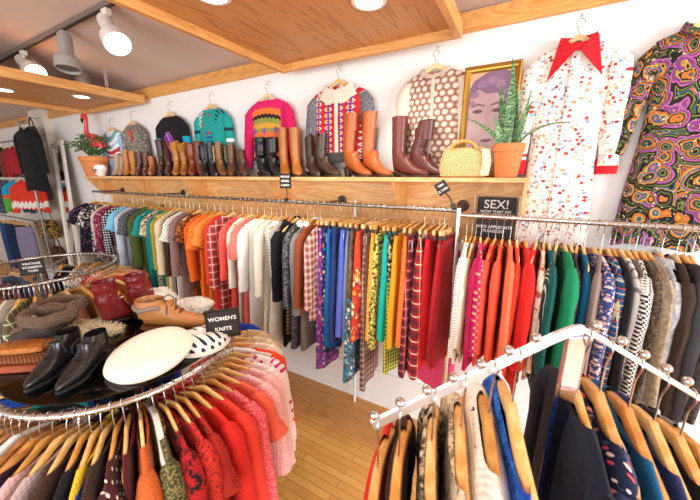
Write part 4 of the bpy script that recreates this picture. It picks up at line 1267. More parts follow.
# angle, look, noun, cut, fabric, thickness, length, hanger
KR = [
 (-104, 'turquoise knitted', 'sweater', 'long', ('p', '#2fb3b8'), .05, .7, 'd'),
 (-98, 'dark bottle green', 'sweater', 'long', ('p', '#16332f'), .05, .7, 'd'),
 (-92, 'black ribbed', 'sweater', 'long', ('p', '#1c1a1e'), .045, .7, 'd'),
 (-86.5, 'navy and grey speckled', 'sweater', 'long', ('sp', '#1c2333', '#2c3547', '#8a93a0', 80), .045, .7, 'd'),
 (-81, 'pale green floral', 'cardigan', 'long', ('fl', '#cfe0c4', ['#7fa86a', '#e4c0b0'], 26, .35), .04, .7, 'd'),
 (-76.5, 'mint knitted', 'sweater', 'long', ('p', '#bfe0d4'), .05, .7, 'w'),
 (-71.5, 'navy cable-knit', 'sweater', 'long', ('p', '#1d2a3d'), .05, .7, 'd'),
 (-67, 'dark plum', 'sweater', 'long', ('p', '#3a2230'), .035, .68, 'd'),
 (-62, 'dusty pink chunky-knit', 'sweater', 'long', ('p', '#cfa7a6'), .06, .7, 'n'),
 (-56.5, 'pinkish grey', 'sweater', 'long', ('p', '#b9a3a0'), .045, .68, 'n'),
 (-51, 'brown rust-banded', 'sweater', 'long', ('bd', [(0, '#3d2620'), (.2, '#b0602c'), (.25, '#3d2620'), (.42, '#b0602c'), (.5, '#3d2620')], .0), .055, .7, 'n'),
 (-46.5, 'jet black', 'cardigan', 'long', ('p', '#17161a'), .035, .68, 'n'),
 (-42.5, 'yellow and blue striped', 'sweater', 'long', ('bd', [(0, '#e3b92c'), (.16, '#2348a8'), (.2, '#e8c63a'), (.4, '#2348a8'), (.46, '#e8c63a')], .0), .035, .68, 'n'),
 (-38.5, 'dark chocolate', 'sweater', 'long', ('p', '#3f2a22'), .04, .68, 'n'),
 (-34, 'maroon white-motif', 'sweater', 'long', ('dot', '#4a1d22', '#e6d8cc', 26, .16), .045, .68, 'n'),
 (-30, 'wine red', 'vest', 'none', ('p', '#5a1c20'), .03, .62, 'n'),
 (-24.5, 'rust orange ribbed', 'sweater', 'long', ('p', '#c7622c'), .06, .74, 'n'),
 (-18.5, 'dark olive glittering', 'sweater', 'long', ('sp', '#3a3822', '#565230', '#8a8450', 110), .055, .74, 'w'),
 (-13.5, 'red and black zebra', 'sweater', 'long', ('sp', '#b81f22', '#a81c20', '#1d1416', 30), .045, .72, 'n'),
 (-9, 'speckled red', 'sweater', 'long', ('sp', '#c92a22', '#d23a30', '#7d1a18', 100), .045, .72, 'n'),
 (-4.5, 'brick maroon', 'cardigan', 'short', ('p', '#a8281f'), .04, .66, 'n'),
 (.5, 'bright red', 'sweater', 'long', ('p', '#dc2a24'), .055, .76, 'n'),
 (6.5, 'coral red', 'sweater', 'long', ('p', '#ea4434'), .055, .76, 'n'),
 (12.5, 'fuzzy raspberry', 'sweater', 'long', ('sp', '#dc4450', '#e25a62', '#ee8a88', 120), .055, .76, 'n'),
 (18, 'salmon short-sleeved', 'sweater', 'short', ('p', '#ee6a50'), .045, .7, 'n'),
 (23, 'light pink fuzzy', 'sweater', 'long', ('sp', '#eda6a8', '#f0b4b4', '#f6d0ce', 120), .055, .74, 'n'),
 (28.5, 'pale rose', 'sweater', 'long', ('p', '#f2c0bd'), .05, .74, 'n'),
 (34, 'white and pink cable', 'sweater', 'long', ('sh', '#f5e6e2', '#f2ccc8', 40, .4), .055, .76, 'n'),
 (39.5, 'white magenta-patterned', 'cardigan', 'long', ('dot', '#f4eae8', '#c93a78', 22, .24), .05, .78, 'n'),
 (45.5, 'bright orange-red', 'cardigan', 'long', ('p', '#ea4c26'), .055, .8, 'w'),
 (52, 'soft cream', 'sweater', 'long', ('p', '#f2e4d0'), .05, .7, 'n'),
 (60, 'oatmeal', 'sweater', 'long', ('p', '#e0c9a8'), .045, .7, 'n'),
 (70, 'biscuit', 'cardigan', 'long', ('p', '#d2b48c'), .045, .7, 'n'),
 (82, 'royal blue', 'sweater', 'long', ('p', '#1f3fa8'), .05, .7, 'n'),
 (96, 'violet', 'sweater', 'long', ('p', '#4a2a8a'), .05, .7, 'n'),
 (110, 'ink blue', 'cardigan', 'long', ('p', '#1a2f6d'), .05, .7, 'n'),
 (125, 'petrol blue', 'sweater', 'long', ('p', '#1a4a6d'), .05, .7, 'n'),
 (142, 'cocoa', 'sweater', 'long', ('p', '#4d3528'), .05, .7, 'n'),
 (160, 'cobalt', 'sweater', 'long', ('p', '#1d4fb0'), .05, .7, 'n'),
 (178, 'graphite', 'sweater', 'long', ('p', '#33343a'), .05, .7, 'n'),
 (198, 'blue denim', 'shirt', 'long', ('p', '#3a5a94'), .05, .7, 'n'),
 (218, 'aubergine', 'sweater', 'long', ('p', '#38203a'), .05, .7, 'n'),
 (236, 'sapphire', 'cardigan', 'long', ('p', '#1c49a6'), .05, .7, 'n'),
]
def on_ring(T, cx, cy, r, z, where, group, seed, knit, nw):
    for i, (ang, adj, nn, style, spec, th, L, hk) in enumerate(T):
        a = R(ang)
        p = (cx + r * math.cos(a), cy + r * math.sin(a), z)
        rz = a - PI / 2 + R(rnd.uniform(-3, 3))
        nb = T[i + 1] if i + 1 < len(T) else T[i - 1]
        garment(nn, nn, style, spec, L, th * 1.15, lab(f'{adj} {nn} on {where}, beside the {nb[1]} {nb[2]}'), 'clothes on ' + where, p, rz, seed + i, knit=knit, nw=nw, fold=.004, spread=.05, width=.064, dz=.015)
        w = {'d': DARKWOODS[i % 2], 'n': WOODS[i % 3], 'w': WHITEH}[hk]
        hanger(p, rz, lab(f'{"white" if hk == "w" else "wooden"} hanger on {where} holding the {adj} {nn}'), 'hangers on ' + where, 'thick' if hk != 'n' or seed == 600 else 'wood', w, dz=.015)
on_ring(KR, CX, CY, RR, RZ, 'the front round rack', 'clothes', 500, 55, .125)

round_rack('round chrome rack farther back near the wall, its ring crowded with hooks', -3.9, 1.02, .57, 1.24)
K2 = [
 (-118, 'dark brown knit', 'top', 'long', ('sp', '#4a3a30', '#6d5a4a', '#a08a74', 60), .05, .7, 'n'),
 (-106, 'multi-coloured beaded', 'top', 'short', ('fl', '#3a3440', ['#d8762e', '#8a93c0', '#c9c0a0'], 40, .4), .05, .7, 'n'),
 (-96, 'cream ribbed', 'top', 'short', ('p', '#d9cbb8'), .05, .66, 'n'),
 (-87, 'pale denim', 'shirt', 'short', ('p', '#8593ad'), .05, .7, 'w'),
 (-78, 'tan flecked', 'top', 'short', ('sp', '#c0a07a', '#cdb08c', '#8a6d4a', 70), .05, .66, 'n'),
 (-70, 'camel', 'top', 'short', ('p', '#b98a52'), .05, .66, 'n'),
 (-62, 'sand', 'top', 'short', ('p', '#cbb08a'), .05, .66, 'n'),
 (-54, 'caramel', 'shirt', 'short', ('p', '#a8703a'), .05, .66, 'n'),
 (-46, 'lime green', 'tee', 'short', ('p', '#7fb84a'), .04, .62, 'n'),
 (-39, 'white cotton', 'tee', 'short', ('p', '#efece6'), .05, .62, 'w'),
 (-31, 'tartan green', 'shirt', 'short', ('pl', '#4f6a4a', '#6d3a34', '#d8d0b0', 14), .055, .66, 'n'),
 (-22, 'green and pink plaid', 'shirt', 'short', ('pl', '#7fae7a', '#c06a6a', '#efe6d2', 18), .055, .66, 'n'),
 (-13, 'aqua', 'top', 'short', ('p', '#3aa79c'), .05, .66, 'n'),
 (-3, 'chestnut', 'shirt', 'long', ('p', '#6d4026'), .05, .66, 'n'),
 (8, 'golden brown', 'shirt', 'long', ('p', '#a87434'), .05, .66, 'n'),
 (20, 'ochre', 'top', 'short', ('p', '#c2923a'), .05, .66, 'n'),
 (34, 'sienna', 'top', 'short', ('p', '#a4522a'), .05, .66, 'n'),
 (50, 'poppy red', 'top', 'short', ('p', '#d8402c'), .05, .62, 'n'),
 (66, 'orange checked', 'top', 'short', ('gr', '#e8733c', '#f0b48a', 26, .4), .05, .62, 'n'),
 (82, 'coral printed', 'top', 'short', ('sp', '#e45a48', '#ec7a60', '#f4d8c4', 40), .05, .62, 'n'),
 (98, 'brick red', 'top', 'short', ('p', '#b83a26'), .05, .62, 'n'),
 (114, 'blush floral', 'top', 'short', ('fl', '#ead8c8', ['#b05a5a', '#8a8a6a'], 28, .4), .05, .62, 'n'),
 (130, 'ivory floral', 'top', 'short', ('fl', '#e8e0d2', ['#a04a4a', '#5a6a8a'], 28, .4), .05, .62, 'n'),
 (148, 'black velvet', 'top', 'short', ('p', '#1a181c'), .05, .62, 'n'),
 (166, 'grey marl', 'top', 'short', ('p', '#77767a'), .05, .62, 'n'),
 (186, 'slate blue', 'top', 'short', ('p', '#4a5a78'), .05, .62, 'n'),
 (206, 'plum printed', 'top', 'short', ('sp', '#4a2438', '#5c3048', '#b88aa0', 40), .05, .62, 'n'),
 (224, 'mocha', 'top', 'short', ('p', '#6a4a38'), .05, .62, 'n'),
]
on_ring(K2, -3.9, 1.02, .57, 1.24, 'the rear round rack', 'clothes', 600, 0, .14)
for k in range(90):                                         # empty hooks crowding the rear ring
    a = R(-75 + 265 * k / 89)
    h = link('spare_hook', hook_mesh(), STEEL)
    h.location = (-3.9 + .57 * math.cos(a), 1.02 + .57 * math.sin(a), 1.24); h.rotation_euler = (0, 0, a - PI / 2 + R(rnd.uniform(-12, 12)))
    tag(h, 'bare steel hanger hook crowding the ring of the rear round rack', 'hook', 'spare hooks on the rear round rack')

def ring_sign(label, cx, cy, r, ang, z, w, h, lines, size, rz):
    t = small_sign(label, (cx + r * math.cos(R(ang)), cy + r * math.sin(R(ang)), z + .022), (0, 0, rz), w, h, lines, size, frame=True, leg=.035)
    return t
ring_sign("black framed sign reading women's knits on the front round rack", CX, CY, RR, 28, RZ, .15, .14, ["WOMEN'S", 'KNITS'], .029, R(48))
ring_sign("black framed sign on the rear round rack above the hangers", -3.64, .9, 0, 0, 1.21, .15, .115, ['VINTAGE', "WOMEN'S", 'TOPS'], .027, R(66))

# ------------------------------------------------------------------ things lying on the glass shelf
def bootg(*a, **k):
    return boot(*a, **k)
OX = leather('#1b181a', .28)
for (x, y, l, sd) in ((-1.575, .412, 'black leather lace-up shoe on the glass shelf, farther from the cream beret', 1), (-1.46, .462, 'black leather lace-up shoe on the glass shelf, beside the cream beret', 2)):
    boot('lace_up_shoe', l, 'black lace-up shoes', G(x, y), R(-58), .1, '#000', rt=.052, ra=.05, heel=.02, mat=OX, sole='#131112', pts=.8, lacing='#0f0e10', seed=sd, k=.92, cat='shoe')
FURM = None
def fur(c, c2, sh=.4):
    t_ = NT('fur')
    o = t_.obj()
    return t_.fin(t_.mix(t_.noise(o, 60, 4), c, c2), .95, bump=t_.noise(o, 120, 4), bstr=.8, bdist=.008, sheen=sh)
def tufts(b, pts, ln, rg, w=.0022):
    for p, nrm in pts:
        nrm = Vector(nrm).normalized()
        d = (nrm + Vector((rg.uniform(-.6, .6), rg.uniform(-.6, .6), rg.uniform(-.5, .35)))).normalized()
        l = ln * rg.uniform(.6, 1.2)
        s = d.orthogonal().normalized(); u = d.cross(s)
        p = Vector(p) - nrm * .003
        q = p + d * l + Vector((0, 0, -l * .25))
        m = p + d * l * .55
        b.add([p + s * w, p - s * .5 * w + u * .87 * w, p - s * .5 * w - u * .87 * w, m + s * w * .7, m - s * .35 * w + u * .6 * w, m - s * .35 * w - u * .6 * w, q],
              [(0, 1, 4, 3), (1, 2, 5, 4), (2, 0, 3, 5), (3, 4, 6), (4, 5, 6), (5, 3, 6)])
def fur_blob(name, label, cat, loc, rz, r, sc, mat, ln=.02, count=900, seed=1, lump=.08):
    rg = random.Random(seed)
    n, m = 28, 16
    V = []
    rings = []
    for i in range(m + 1):
        a = -PI / 2 + PI * i / m; q = max(math.cos(a), .02)
        ring = []
        for j in range(n):
            t_ = 2 * PI * j / n
            k = 1 + lump * math.sin(3 * t_ + seed) * q + lump * .6 * math.sin(5 * a + 2 * t_)
            p = Vector((sc[0] * r * q * math.cos(t_) * k, sc[1] * r * q * math.sin(t_) * k, sc[2] * r * math.sin(a) * k))
            if p.z < -sc[2] * r * .6:
                p.z = -sc[2] * r * .6
            ring.append(p)
        rings.append(ring)
    b = MB().loft(rings)
    for v in b.v:
        pass
    P = []
    for _ in range(count):
        i = rg.randrange(m // 4, m); j = rg.randrange(n); f1, f2 = rg.random(), rg.random()
        p = rings[i][j].lerp(rings[i][(j + 1) % n], f1).lerp(rings[i + 1][j].lerp(rings[i + 1][(j + 1) % n], f1), f2)
        P.append((p, (p.x / sc[0] ** 2, p.y / sc[1] ** 2, max(p.z, 0) / sc[2] ** 2 + .001)))
    tufts(b, P, ln, rg)
    o = b.build(name, mat, None)
    o.location = (loc[0], loc[1], loc[2] + sc[2] * r * .6); o.rotation_euler = (0, 0, rz)
    return tag(o, lab(label), cat)
WF = fur('#f6f2ea', '#e2dace')
CF = fur('#eadcbc', '#d2bf98')
fur_blob('fur_hat', 'domed fluffy white fur hat behind the tan walking shoe', 'hat', G(-1.80, .93), R(20), .1, (1.15, 1.0, .78), WF, .022, 1500, 3)
fur_blob('fur_hat', 'lower white fur hat beside the domed one, next to the knits sign', 'hat', G(-1.60, 1.01), R(30), .09, (1.3, .9, .5), WF, .018, 1200, 5)
fur_blob('fur_collar', 'shaggy cream fur piece behind the black lace-up shoes', 'fur', G(-1.80, .585), R(28), .1, (1.55, .75, .3), CF, .034, 1300, 7)
# fur-trimmed boots
SU = leather('#6d5440', suede=True); SU2 = leather('#3a2d28', suede=True)
def fur_boot(label, loc, rz, seed, m):
    t_ = boot('fur_boot', label, 'fur-trimmed boots', loc, rz, .17, '#000', rt=.088, ra=.08, heel=.012, mat=m, sole='#241c18', lacing='#2a221e', seed=seed, k=1.02, cat='boot')
    rg = random.Random(seed)
    b = MB(); N = 32; rings = []
    for i in range(N + 1):
        a = 2 * PI * i / N
        cx, cy = -.062 + .098 * math.cos(a), .083 * math.sin(a)
        rings.append([(cx + .02 * math.cos(k) * math.cos(a), cy + .02 * math.cos(k) * math.sin(a), .168 + .028 * math.sin(k) + .004 * math.sin(5 * a)) for k in [2 * PI * j / 10 for j in range(10)]])
    b.loft(rings, (False, False))
    P = []
    for _ in range(700):
        i = rg.randrange(N); j = rg.randrange(10)
        p = Vector(rings[i][j]); a = 2 * PI * i / N; kk = 2 * PI * j / 10
        P.append((p, (math.cos(kk) * math.cos(a), math.cos(kk) * math.sin(a), math.sin(kk))))
    tufts(b, P, .01, rg, .0016)
    b.build('fur_trim', fur('#6f533c', '#3f2e22', .1), t_)
    MB().lathe([(.001, .0), (.06, .004), (.082, .03)], 24, (-.062, 0, .135), (False, False)).build('lining', fur('#c2c4d0', '#a3a6b6'), t_)
    return t_
fur_boot('big brown suede boot with a fur rim and pale lining beside the black shoes', G(-1.86, .43), R(200), 3, SU2)
fur_boot('second fur rimmed suede boot, mostly hidden behind the first', G(-2.12, .42, 0, .45), R(215), 4, SU)
BG = leather('#7a1f22', .3)
for (x, y, l, sd, rz_) in ((-1.80, .72, 'burgundy leather ankle boot on the glass shelf, nearer the cream fur', 1, 112), (-1.78, .86, 'burgundy leather ankle boot on the glass shelf, nearer the fur hats', 2, 105)):
    boot('ankle_boot', l, 'burgundy ankle boots', G(x, y), R(rz_), .27, '#000', rt=.064, ra=.052, heel=.03, mat=BG, sole='#2c1412', slouch=.045, seed=sd, k=1.0)
t = boot('walking_shoe', 'tan leather walking shoe with laces in the middle of the glass shelf', None, G(-1.51, .80), R(36), .115, '#000', rt=.062, ra=.058, heel=.014, mat=leather('#b97a3c', .5), sole='#7d4a2a', lacing='#5c3820', seed=9, k=1.22, cat='shoe')
b = MB(); N = 24; rings = []
for i in range(N + 1):
    a = 2 * PI * i / N
    rings.append([(-.067 + (.072 + .016 * math.cos(k)) * math.cos(a), (.058 + .016 * math.cos(k)) * math.sin(a), .142 + .014 * math.sin(k) + .006 * math.sin(4 * a)) for k in [2 * PI * j / 8 for j in range(8)]])
b.loft(rings, (False, False)).build('padded_collar', solid('#8a7668', .9, bump=.5, bscale=130), t)
# cream beret and patterned hat
br = thing('beret', lab('round cream wool beret lying tilted on the glass shelf'), 'hat', G(-1.285, .60), 0, rot=(R(9), R(-4), R(30)))
br.location.z += .052
CREAM = fabric(('p', '#f4ead8'), 130)
MB().lathe([(.001, .028), (.06, .03), (.12, .028), (.165, .014), (.178, -.006), (.17, -.022), (.13, -.036), (.09, -.04), (.085, -.03)], 48, caps=(True, True)).build('crown', CREAM, br)
MB().tube([(0, 0, .027), (.002, 0, .036), (.004, 0, .042)], [.005, .004, .002], 8).build('stalk', CREAM, br)
ht = thing('knit_hat', lab('white knitted hat with navy snowflakes beside the cream beret'), 'hat', G(-1.225, .795), R(40))
rings = MB().lathe([(.12, .0), (.128, .01), (.125, .03), (.105, .05), (.07, .062), (.03, .066), (.001, .067)], 36)
rings.build('hat_crown', fabric(('dot', '#efe8de', '#2a2a4a', 26, .3), 60), ht)
MB().lathe([(.124, -.0), (.134, .004), (.134, .018), (.126, .022)], 36, caps=(False, False)).build('brim', fabric(('p', '#f0e9de'), 60), ht)
MB().sphere((0, 0, .075), .016, 12, 8).build('bobble', WF, ht)
# purse pile
def purse(name, label, loc, rz, w, d, h, mat, cat, flap=None, tilt=0):
    t_ = thing(name, lab(label), cat, loc, rz, rot=(R(tilt), 0, rz))
    rings = []
    for z, s in ((0, .9), (h * .2, 1), (h * .8, 1), (h, .9)):
        rings.append([(w * s * math.copysign(abs(math.cos(a)) ** .45, math.cos(a)), d * s * math.copysign(abs(math.sin(a)) ** .45, math.sin(a)), z) for a in [2 * PI * i / 32 for i in range(32)]])
    MB().loft(rings).build('purse_body', mat, t_)
    if flap:
        MB().box(-w * .98, w * .98, -d * 1.02, d * .3, h * .98, h + .006).build('flap', flap, t_, False, bevel=.003)
        MB().sphere((0, -d * .85, h + .006), .008, 10, 6).build('clasp', solid('#b08a4a', .3, .9), t_)
    return t_
def woven_leather():
    t_ = NT('tooled_leather')
    o = t_.obj()
    v = t_.vor(o, 60, .8)
    return t_.fin(t_.mix(v['Distance'], '#c2742a', '#8a4a18'), .5, bump=v['Distance'], bstr=.6, bdist=.004)
purse('leather_purse', 'rust leather purse at the bottom of the pile beside the black shoes', G(-1.72, .325), R(35), .15, .06, .03, leather('#9a4420', .4), 'purse', None)
purse('striped_belt_bag', 'flat dark striped leather pouch in the middle of the purse pile', G(-1.725, .335, .031), R(33), .13, .05, .022, fabric(('sv', '#5a3018', '#8a5228', 60, .4), rough=.5), 'purse', None)
purse('tooled_wallet', 'orange tooled leather wallet on top of the purse pile', G(-1.79, .315, .054), R(38), .11, .05, .026, woven_leather(), 'purse', None)

# ------------------------------------------------------------------ near rack with two sloping arms
PK_ = Vector((.144, .808, 1.758)); U = Vector((.817, .577, 0))
la = Vector((-.240, .537, 1.548)) ; ra = PK_ + U * .50 + Vector((0, 0, -.285))
wr = thing('waterfall_rack', lab('near chrome rack with two sloping arms studded with steel balls'), 'clothes rack', (PK_.x, PK_.y, 0))
o0 = Vector((PK_.x, PK_.y, 0))
def flatbar(pts, w, h):
    b = MB(); rings = []
    nrm = Vector((-U.y, U.x, 0))
    for i, p in enumerate(pts):
        T = (pts[min(i + 1, len(pts) - 1)] - pts[max(i - 1, 0)]).normalized()
        up = nrm.cross(T); up = up if up.z > 0 else -up
        p = p - o0
        rings.append([p + nrm * w + up * h, p - nrm * w + up * h, p - nrm * w - up * h, p + nrm * w - up * h])
    return b.loft(rings)
pk0, pk1 = PK_ - U * .035 + Vector((0, 0, -.006)), PK_ + U * .03 + Vector((0, 0, -.006))
pts = [la + (pk0 - la) * q for q in [0, .25, .5, .75, .95]] + [PK_ - U * .012 , PK_ + U * .012] + [pk1 + (ra - pk1) * q for q in [.05, .25, .5, .75, 1]]
SILV = chrome(.32, '#e4e7ee')
flatbar(pts[:7], .0055, .0115).build('sloping_arm', SILV, wr, False, bevel=.0015)
flatbar(pts[6:], .005, .0065).build('sloping_arm', SILV, wr, False, bevel=.0015)
balls = [la + (pk0 - la) * (q) for q in (.01, .145, .285, .42, .565, .71, .85)] + [pk1 + (ra - pk1) * q for q in (.03, .19, .335, .49, .64, .8, .95)]
for p in balls:
    b = MB().sphere(p - o0 + Vector((0, 0, .024)), .0115, 16, 10)
    b.tube([p - o0 + Vector((0, 0, .008)), p - o0 + Vector((0, 0, .018))], .005, 8)
    b.build('ball_stop', chrome(.08, '#d0cdca'), wr)
b = MB()
nr = Vector((-U.y, U.x, 0))
def bar_box(c, hw, hd, z0, z1):
    q = []
    for z in (z0, z1):
        q.append([(c + U * (sx * hw) + nr * (sy * hd) + Vector((0, 0, z))) for sx, sy in ((-1, -1), (1, -1), (1, 1), (-1, 1))])
    return MB().loft(q)
bar_box(Vector((0, 0, 0)), .024, .006, .02, 1.742).build('post', chrome(.08, '#c9bfd2'), wr, False, bevel=.002)
for s in (-1, 1):
    bar_box(Vector((0, 0, 0)) + U * s * .26, .26, .015, .0, .025).build('foot_bar', SILV, wr, False)

def arm_pt(side, q):
    return la + (pk0 - la) * q if side < 0 else pk1 + (ra - pk1) * q
NRK = [  # side, position, yaw, look, noun, cut, fabric, thickness, length, collar colour
 (-1, .035, 14, 'striped cream and red-trimmed', 'sweater', 'long', ('bd', [(0, '#cf2a24'), (.3, '#4a2622'), (.33, '#e6dcc8'), (.37, '#4a2622'), (.39, '#e6dcc8'), (.46, '#4a2622'), (.48, '#e6dcc8')], 0.), .035, .62, 'n'),
 (-1, .15, 14, 'dark brown ribbed', 'cardigan', 'coat', ('sv', '#2a1a18', '#4a302c', 90, .5), .05, .64, 'n'),
 (-1, .33, 13, 'black and cream tweed', 'jacket', 'coat', ('sp', '#1e1a18', '#8a7860', '#d8c8a8', 55), .055, .64, 'n'),
 (-1, .49, 12, 'oatmeal dark-edged', 'cardigan', 'coat', ('sp', '#d6c4a4', '#dfd0b2', '#8a7456', 70), .055, .64, 'n'),
 (-1, .64, 12, 'snowy white ink-printed', 'sweater', 'long', ('hem', ('fl', '#f4ecde', ['#3a2a5a', '#f4ecde', '#f4ecde'], 24, .22), ('p', '#f4ecde'), -.2), .12, .68, 'n'),
 (-1, .77, 12, 'electric blue frilled', 'top', 'puff', ('sp', '#1040a0', '#1a56b8', '#2f78d4', 60), .045, .66, 'n'),
 (1, .13, 6, 'navy rose-print', 'blouse', 'puff', ('fl', '#141c3a', ['#e89a98', '#d84a5a', '#f0d8d0', '#3a4a7a'], 22, .4), .12, .66, 'n'),
 (1, .32, 5, 'blue teal', 'top', 'short', ('p', '#0f5a84'), .06, .66, 'n'),
 (1, .5, 4, 'butter cream navy-collared', 'top', 'short', ('bd', [(0, '#26305c'), (.17, '#26305c'), (.19, '#ecd6a2')], 0.), .06, .66, 'n'),
 (1, .7, 3, 'black tailored', 'jacket', 'coat', ('p', '#16151a'), .06, .66, 'n'),
 (1, .86, 2, 'ash grey', 'shirt', 'long', ('p', '#8a8a8e'), .05, .66, 'n'),
]
for i, (sd, q, yw, adj, nn, style, spec, th, L, hk) in enumerate(NRK):
    p = arm_pt(sd, q) + Vector((0, 0, .0125 - .0175))
    nb = NRK[i + 1] if i + 1 < len(NRK) else NRK[i - 1]
    g = garment(nn, nn, style, spec, L, th, lab(f'{adj} {nn} on the near sloping rack, beside the {nb[3]} {nb[4]}'), 'clothes on the near sloping rack', p, R(yw), 800 + i, knit=60 if nn in ('sweater', 'cardigan') else 0, nw=.18 if 'electric' in adj else .13, fold=.005, collar=False, width=.062, spread=.02, dz=.04, vdrop=.1)
    if 'snowy' in adj:
        b = MB().box(-.062, -.06, -.1, .02, -.33, -.25); o = b.build('kraft_tag', solid('#c99a68', .7), g, False); o['label'] = 'brown kraft paper tag'
        b = MB(); rr = []
        for k in range(25):
            a = 2 * PI * k / 24
            rr.append([(-.0628, -.06 + .025 * rad * math.cos(a), -.285 + .025 * rad * math.sin(a)) for rad in (.92, 1.0)])
        b.loft(rr, (False, False), False); b.build('stamp_ring', solid('#2a2420', .7), o, False)
    hanger(p, R(yw), lab(f'thick wooden hanger on the near sloping rack holding the {adj} {nn}'), 'hangers on the near sloping rack', 'thick', WOODS[(i * 2) % 3], dz=.04)
dj = garment('jacket', 'jacket', 'coat', ('p', '#191c2a'), .95, .045, lab('long dark navy piped jacket behind the rose-print blouse on the near rack'), 'clothes on the near sloping rack', arm_pt(1, .0) + Vector((0, 0, -.012)), R(9), 850, nw=.1, collar=False, dz=.06)
hanger(arm_pt(1, .0) + Vector((0, 0, -.012)), R(9), lab('wooden hanger on the near sloping rack holding the dark navy piped jacket'), 'hangers on the near sloping rack', 'wood', WOODS[0], dz=.06)

# ------------------------------------------------------------------ the far corner beyond the shelf
fl = thing('far_rail', lab('dark clothes rail far along the wall past the handbag column'), 'clothes rail', (-7.6, 1.9, 0))
for z in (2.62, 2.1, 1.36):
    MB().tube([(-1.3, 0, z), (.9, 0, z)], .012, 10).build('rail_pipe', PIPE, fl)
for x in (-1.3, .9):
    MB().tube([(x, .0, 0), (x, 0, 2.66)], .015, 10).build('post', PIPE, fl)
MB().tube([(.9, 0, 2.62), (.9, 0, 2.86), (1.15, 0, 2.86)], .012, 10).build('side_arm', PIPE, fl)
FR = [
 (-7.85, 2.62, 1.9, 'olive brown', 'jacket', 'coat', ('p', '#4a4432'), .07, .5, 75),
 (-7.55, 2.62, 1.9, 'black leather', 'jacket', 'coat', ('p', '#1a1a1d'), .09, .5, 70),
 (-7.3, 2.62, 1.9, 'rust knit', 'cardigan', 'long', ('p', '#7c3426'), .08, .5, 72),
 (-7.05, 2.62, 1.9, 'crimson', 'jacket', 'coat', ('p', '#a81f2a'), .08, .5, 75),
 (-6.52, 2.86, 1.9, 'long black winter', 'coat', 'coat', ('p', '#15161a'), .12, 1.0, 78),
 (-7.95, 2.1, 1.9, 'grey fleece', 'jacket', 'coat', ('p', '#5a5d66'), .1, .6, 60),
 (-7.68, 2.1, 1.9, 'navy grey', 'jacket', 'coat', ('sp', '#2a3040', '#3a4254', '#6a7488', 50), .1, .6, 62),
 (-7.35, 2.1, 1.9, 'blue and green colour-block', 'jacket', 'coat', ('bd', [(0, '#1f9ac8'), (.32, '#d8603c'), (.38, '#5aa83a')], .0), .11, .55, 60),
 (-7.0, 2.1, 1.9, 'red and white ski', 'jacket', 'coat', ('bd', [(0, '#d83a24'), (.4, '#e8e2da'), (.5, '#d83a24')], .1), .11, .55, 62),
]
for i, (x, z, y, adj, nn, style, spec, th, L, yw) in enumerate(FR):
    garment(nn, nn, style, spec, L, th, lab(f'{adj} {nn} on the far rail past the handbag column'), 'clothes on the far rail', (x, y, z), R(-yw), 950 + i)
    hanger((x, y, z), R(-yw), lab(f'wooden hanger on the far rail holding the {adj} {nn}'), 'hangers on the far rail', wood=WOODS[i % 3])
DN = [(-8.4, 'mid blue', '#2d4a80'), (-8.15, 'dark blue', '#1c2f58'), (-7.9, 'deep indigo', '#16284e'), (-7.6, 'faded lilac', '#8d86a0')]
for i, (x, adj, c) in enumerate(DN):
    garment('jeans', 'jeans', 'skirt', ('p', c), .98, .1, lab(f'{adj} jeans hanging on the lower far rail'), 'jeans on the far rail', (x, 1.9, 1.36), R(-62), 970 + i, flare=-.02)
    hanger((x, 1.9, 1.36), R(-62), lab(f'wooden clip hanger on the lower far rail holding the {adj} jeans'), 'hangers on the far rail', 'clip', WOODS[2])
# handbags hung on the column
def handbag(label, loc, w, h, d, col, strap, rz=0., seed=0, mat=None):
    t_ = thing('handbag', lab(label), 'bag', loc, rz, 'handbags hung on the column')
    m = mat or leather(col, .45)
    rings = []
    for z, s, dd in ((-h, .78, .8), (-h * .97, .9, 1), (-h * .6, 1, 1), (-h * .25, .95, .8), (0, .8, .45)):
        rings.append([(w * s * math.copysign(abs(math.cos(a)) ** .6, math.cos(a)), d * dd * math.copysign(abs(math.sin(a)) ** .6, math.sin(a)), z) for a in [2 * PI * i / 24 for i in range(24)]])
    MB().loft(rings).build('bag_body', m, t_)
    MB().box(-w * .8, w * .8, -d * .95, -d * .7, -h * .5, -.005).build('flap', m, t_, False, bevel=.006)
    P = [(-w * .7, 0, -.02), (-w * .5, 0, strap * .5), (0, .0, strap), (w * .5, 0, strap * .5), (w * .7, 0, -.02)]
    MB().tube(P, .009, 8).build('strap', m, t_)
    MB().sphere((0, -d * .95, -h * .45), .012, 10, 6).build('clasp', solid('#b8924a', .3, .9), t_)
    hk = MB().tube([(loc[0], 2.2, loc[2] + strap + .01), (loc[0], 2.17, loc[2] + strap - .008), (loc[0], loc[1] - .02, loc[2] + strap - .008), (loc[0], loc[1] - .025, loc[2] + strap + .02)], .005, 8).build('bag_hook', solid('#8a8580', .4, .7), None)
    tag(hk, lab('metal hook holding the ' + label.split(' hung')[0].split(' on ')[0]), 'hook', 'bag hooks on the column')
    return t_
handbag('small black and taupe bag hung at the top of the column', (-6.858, 2.084, 2.834), .13, .22, .05, '#3a322e', .14)
handbag('cream leather shoulder bag on the column below the small taupe bag', (-6.998, 2.052, 2.392), .2, .2, .07, '#c0b09c', .34, R(12))
handbag('brown leather satchel in the middle of the column', (-7.074, 2.030, 1.906), .27, .22, .09, '#43302a', .3, R(15))
handbag('grey fabric pouch hung on the column beside the cream bag', (-6.782, 2.074, 2.554), .11, .24, .05, '#8d8378', .16)
handbag('round black and gold patterned bag low on the column', (-6.934, 2.030, 1.366), .2, .3, .11, '#2a211c', .3, R(10), mat=fabric(('sp', '#1e1a18', '#6a4a26', '#b08a44', 26), rough=.5))
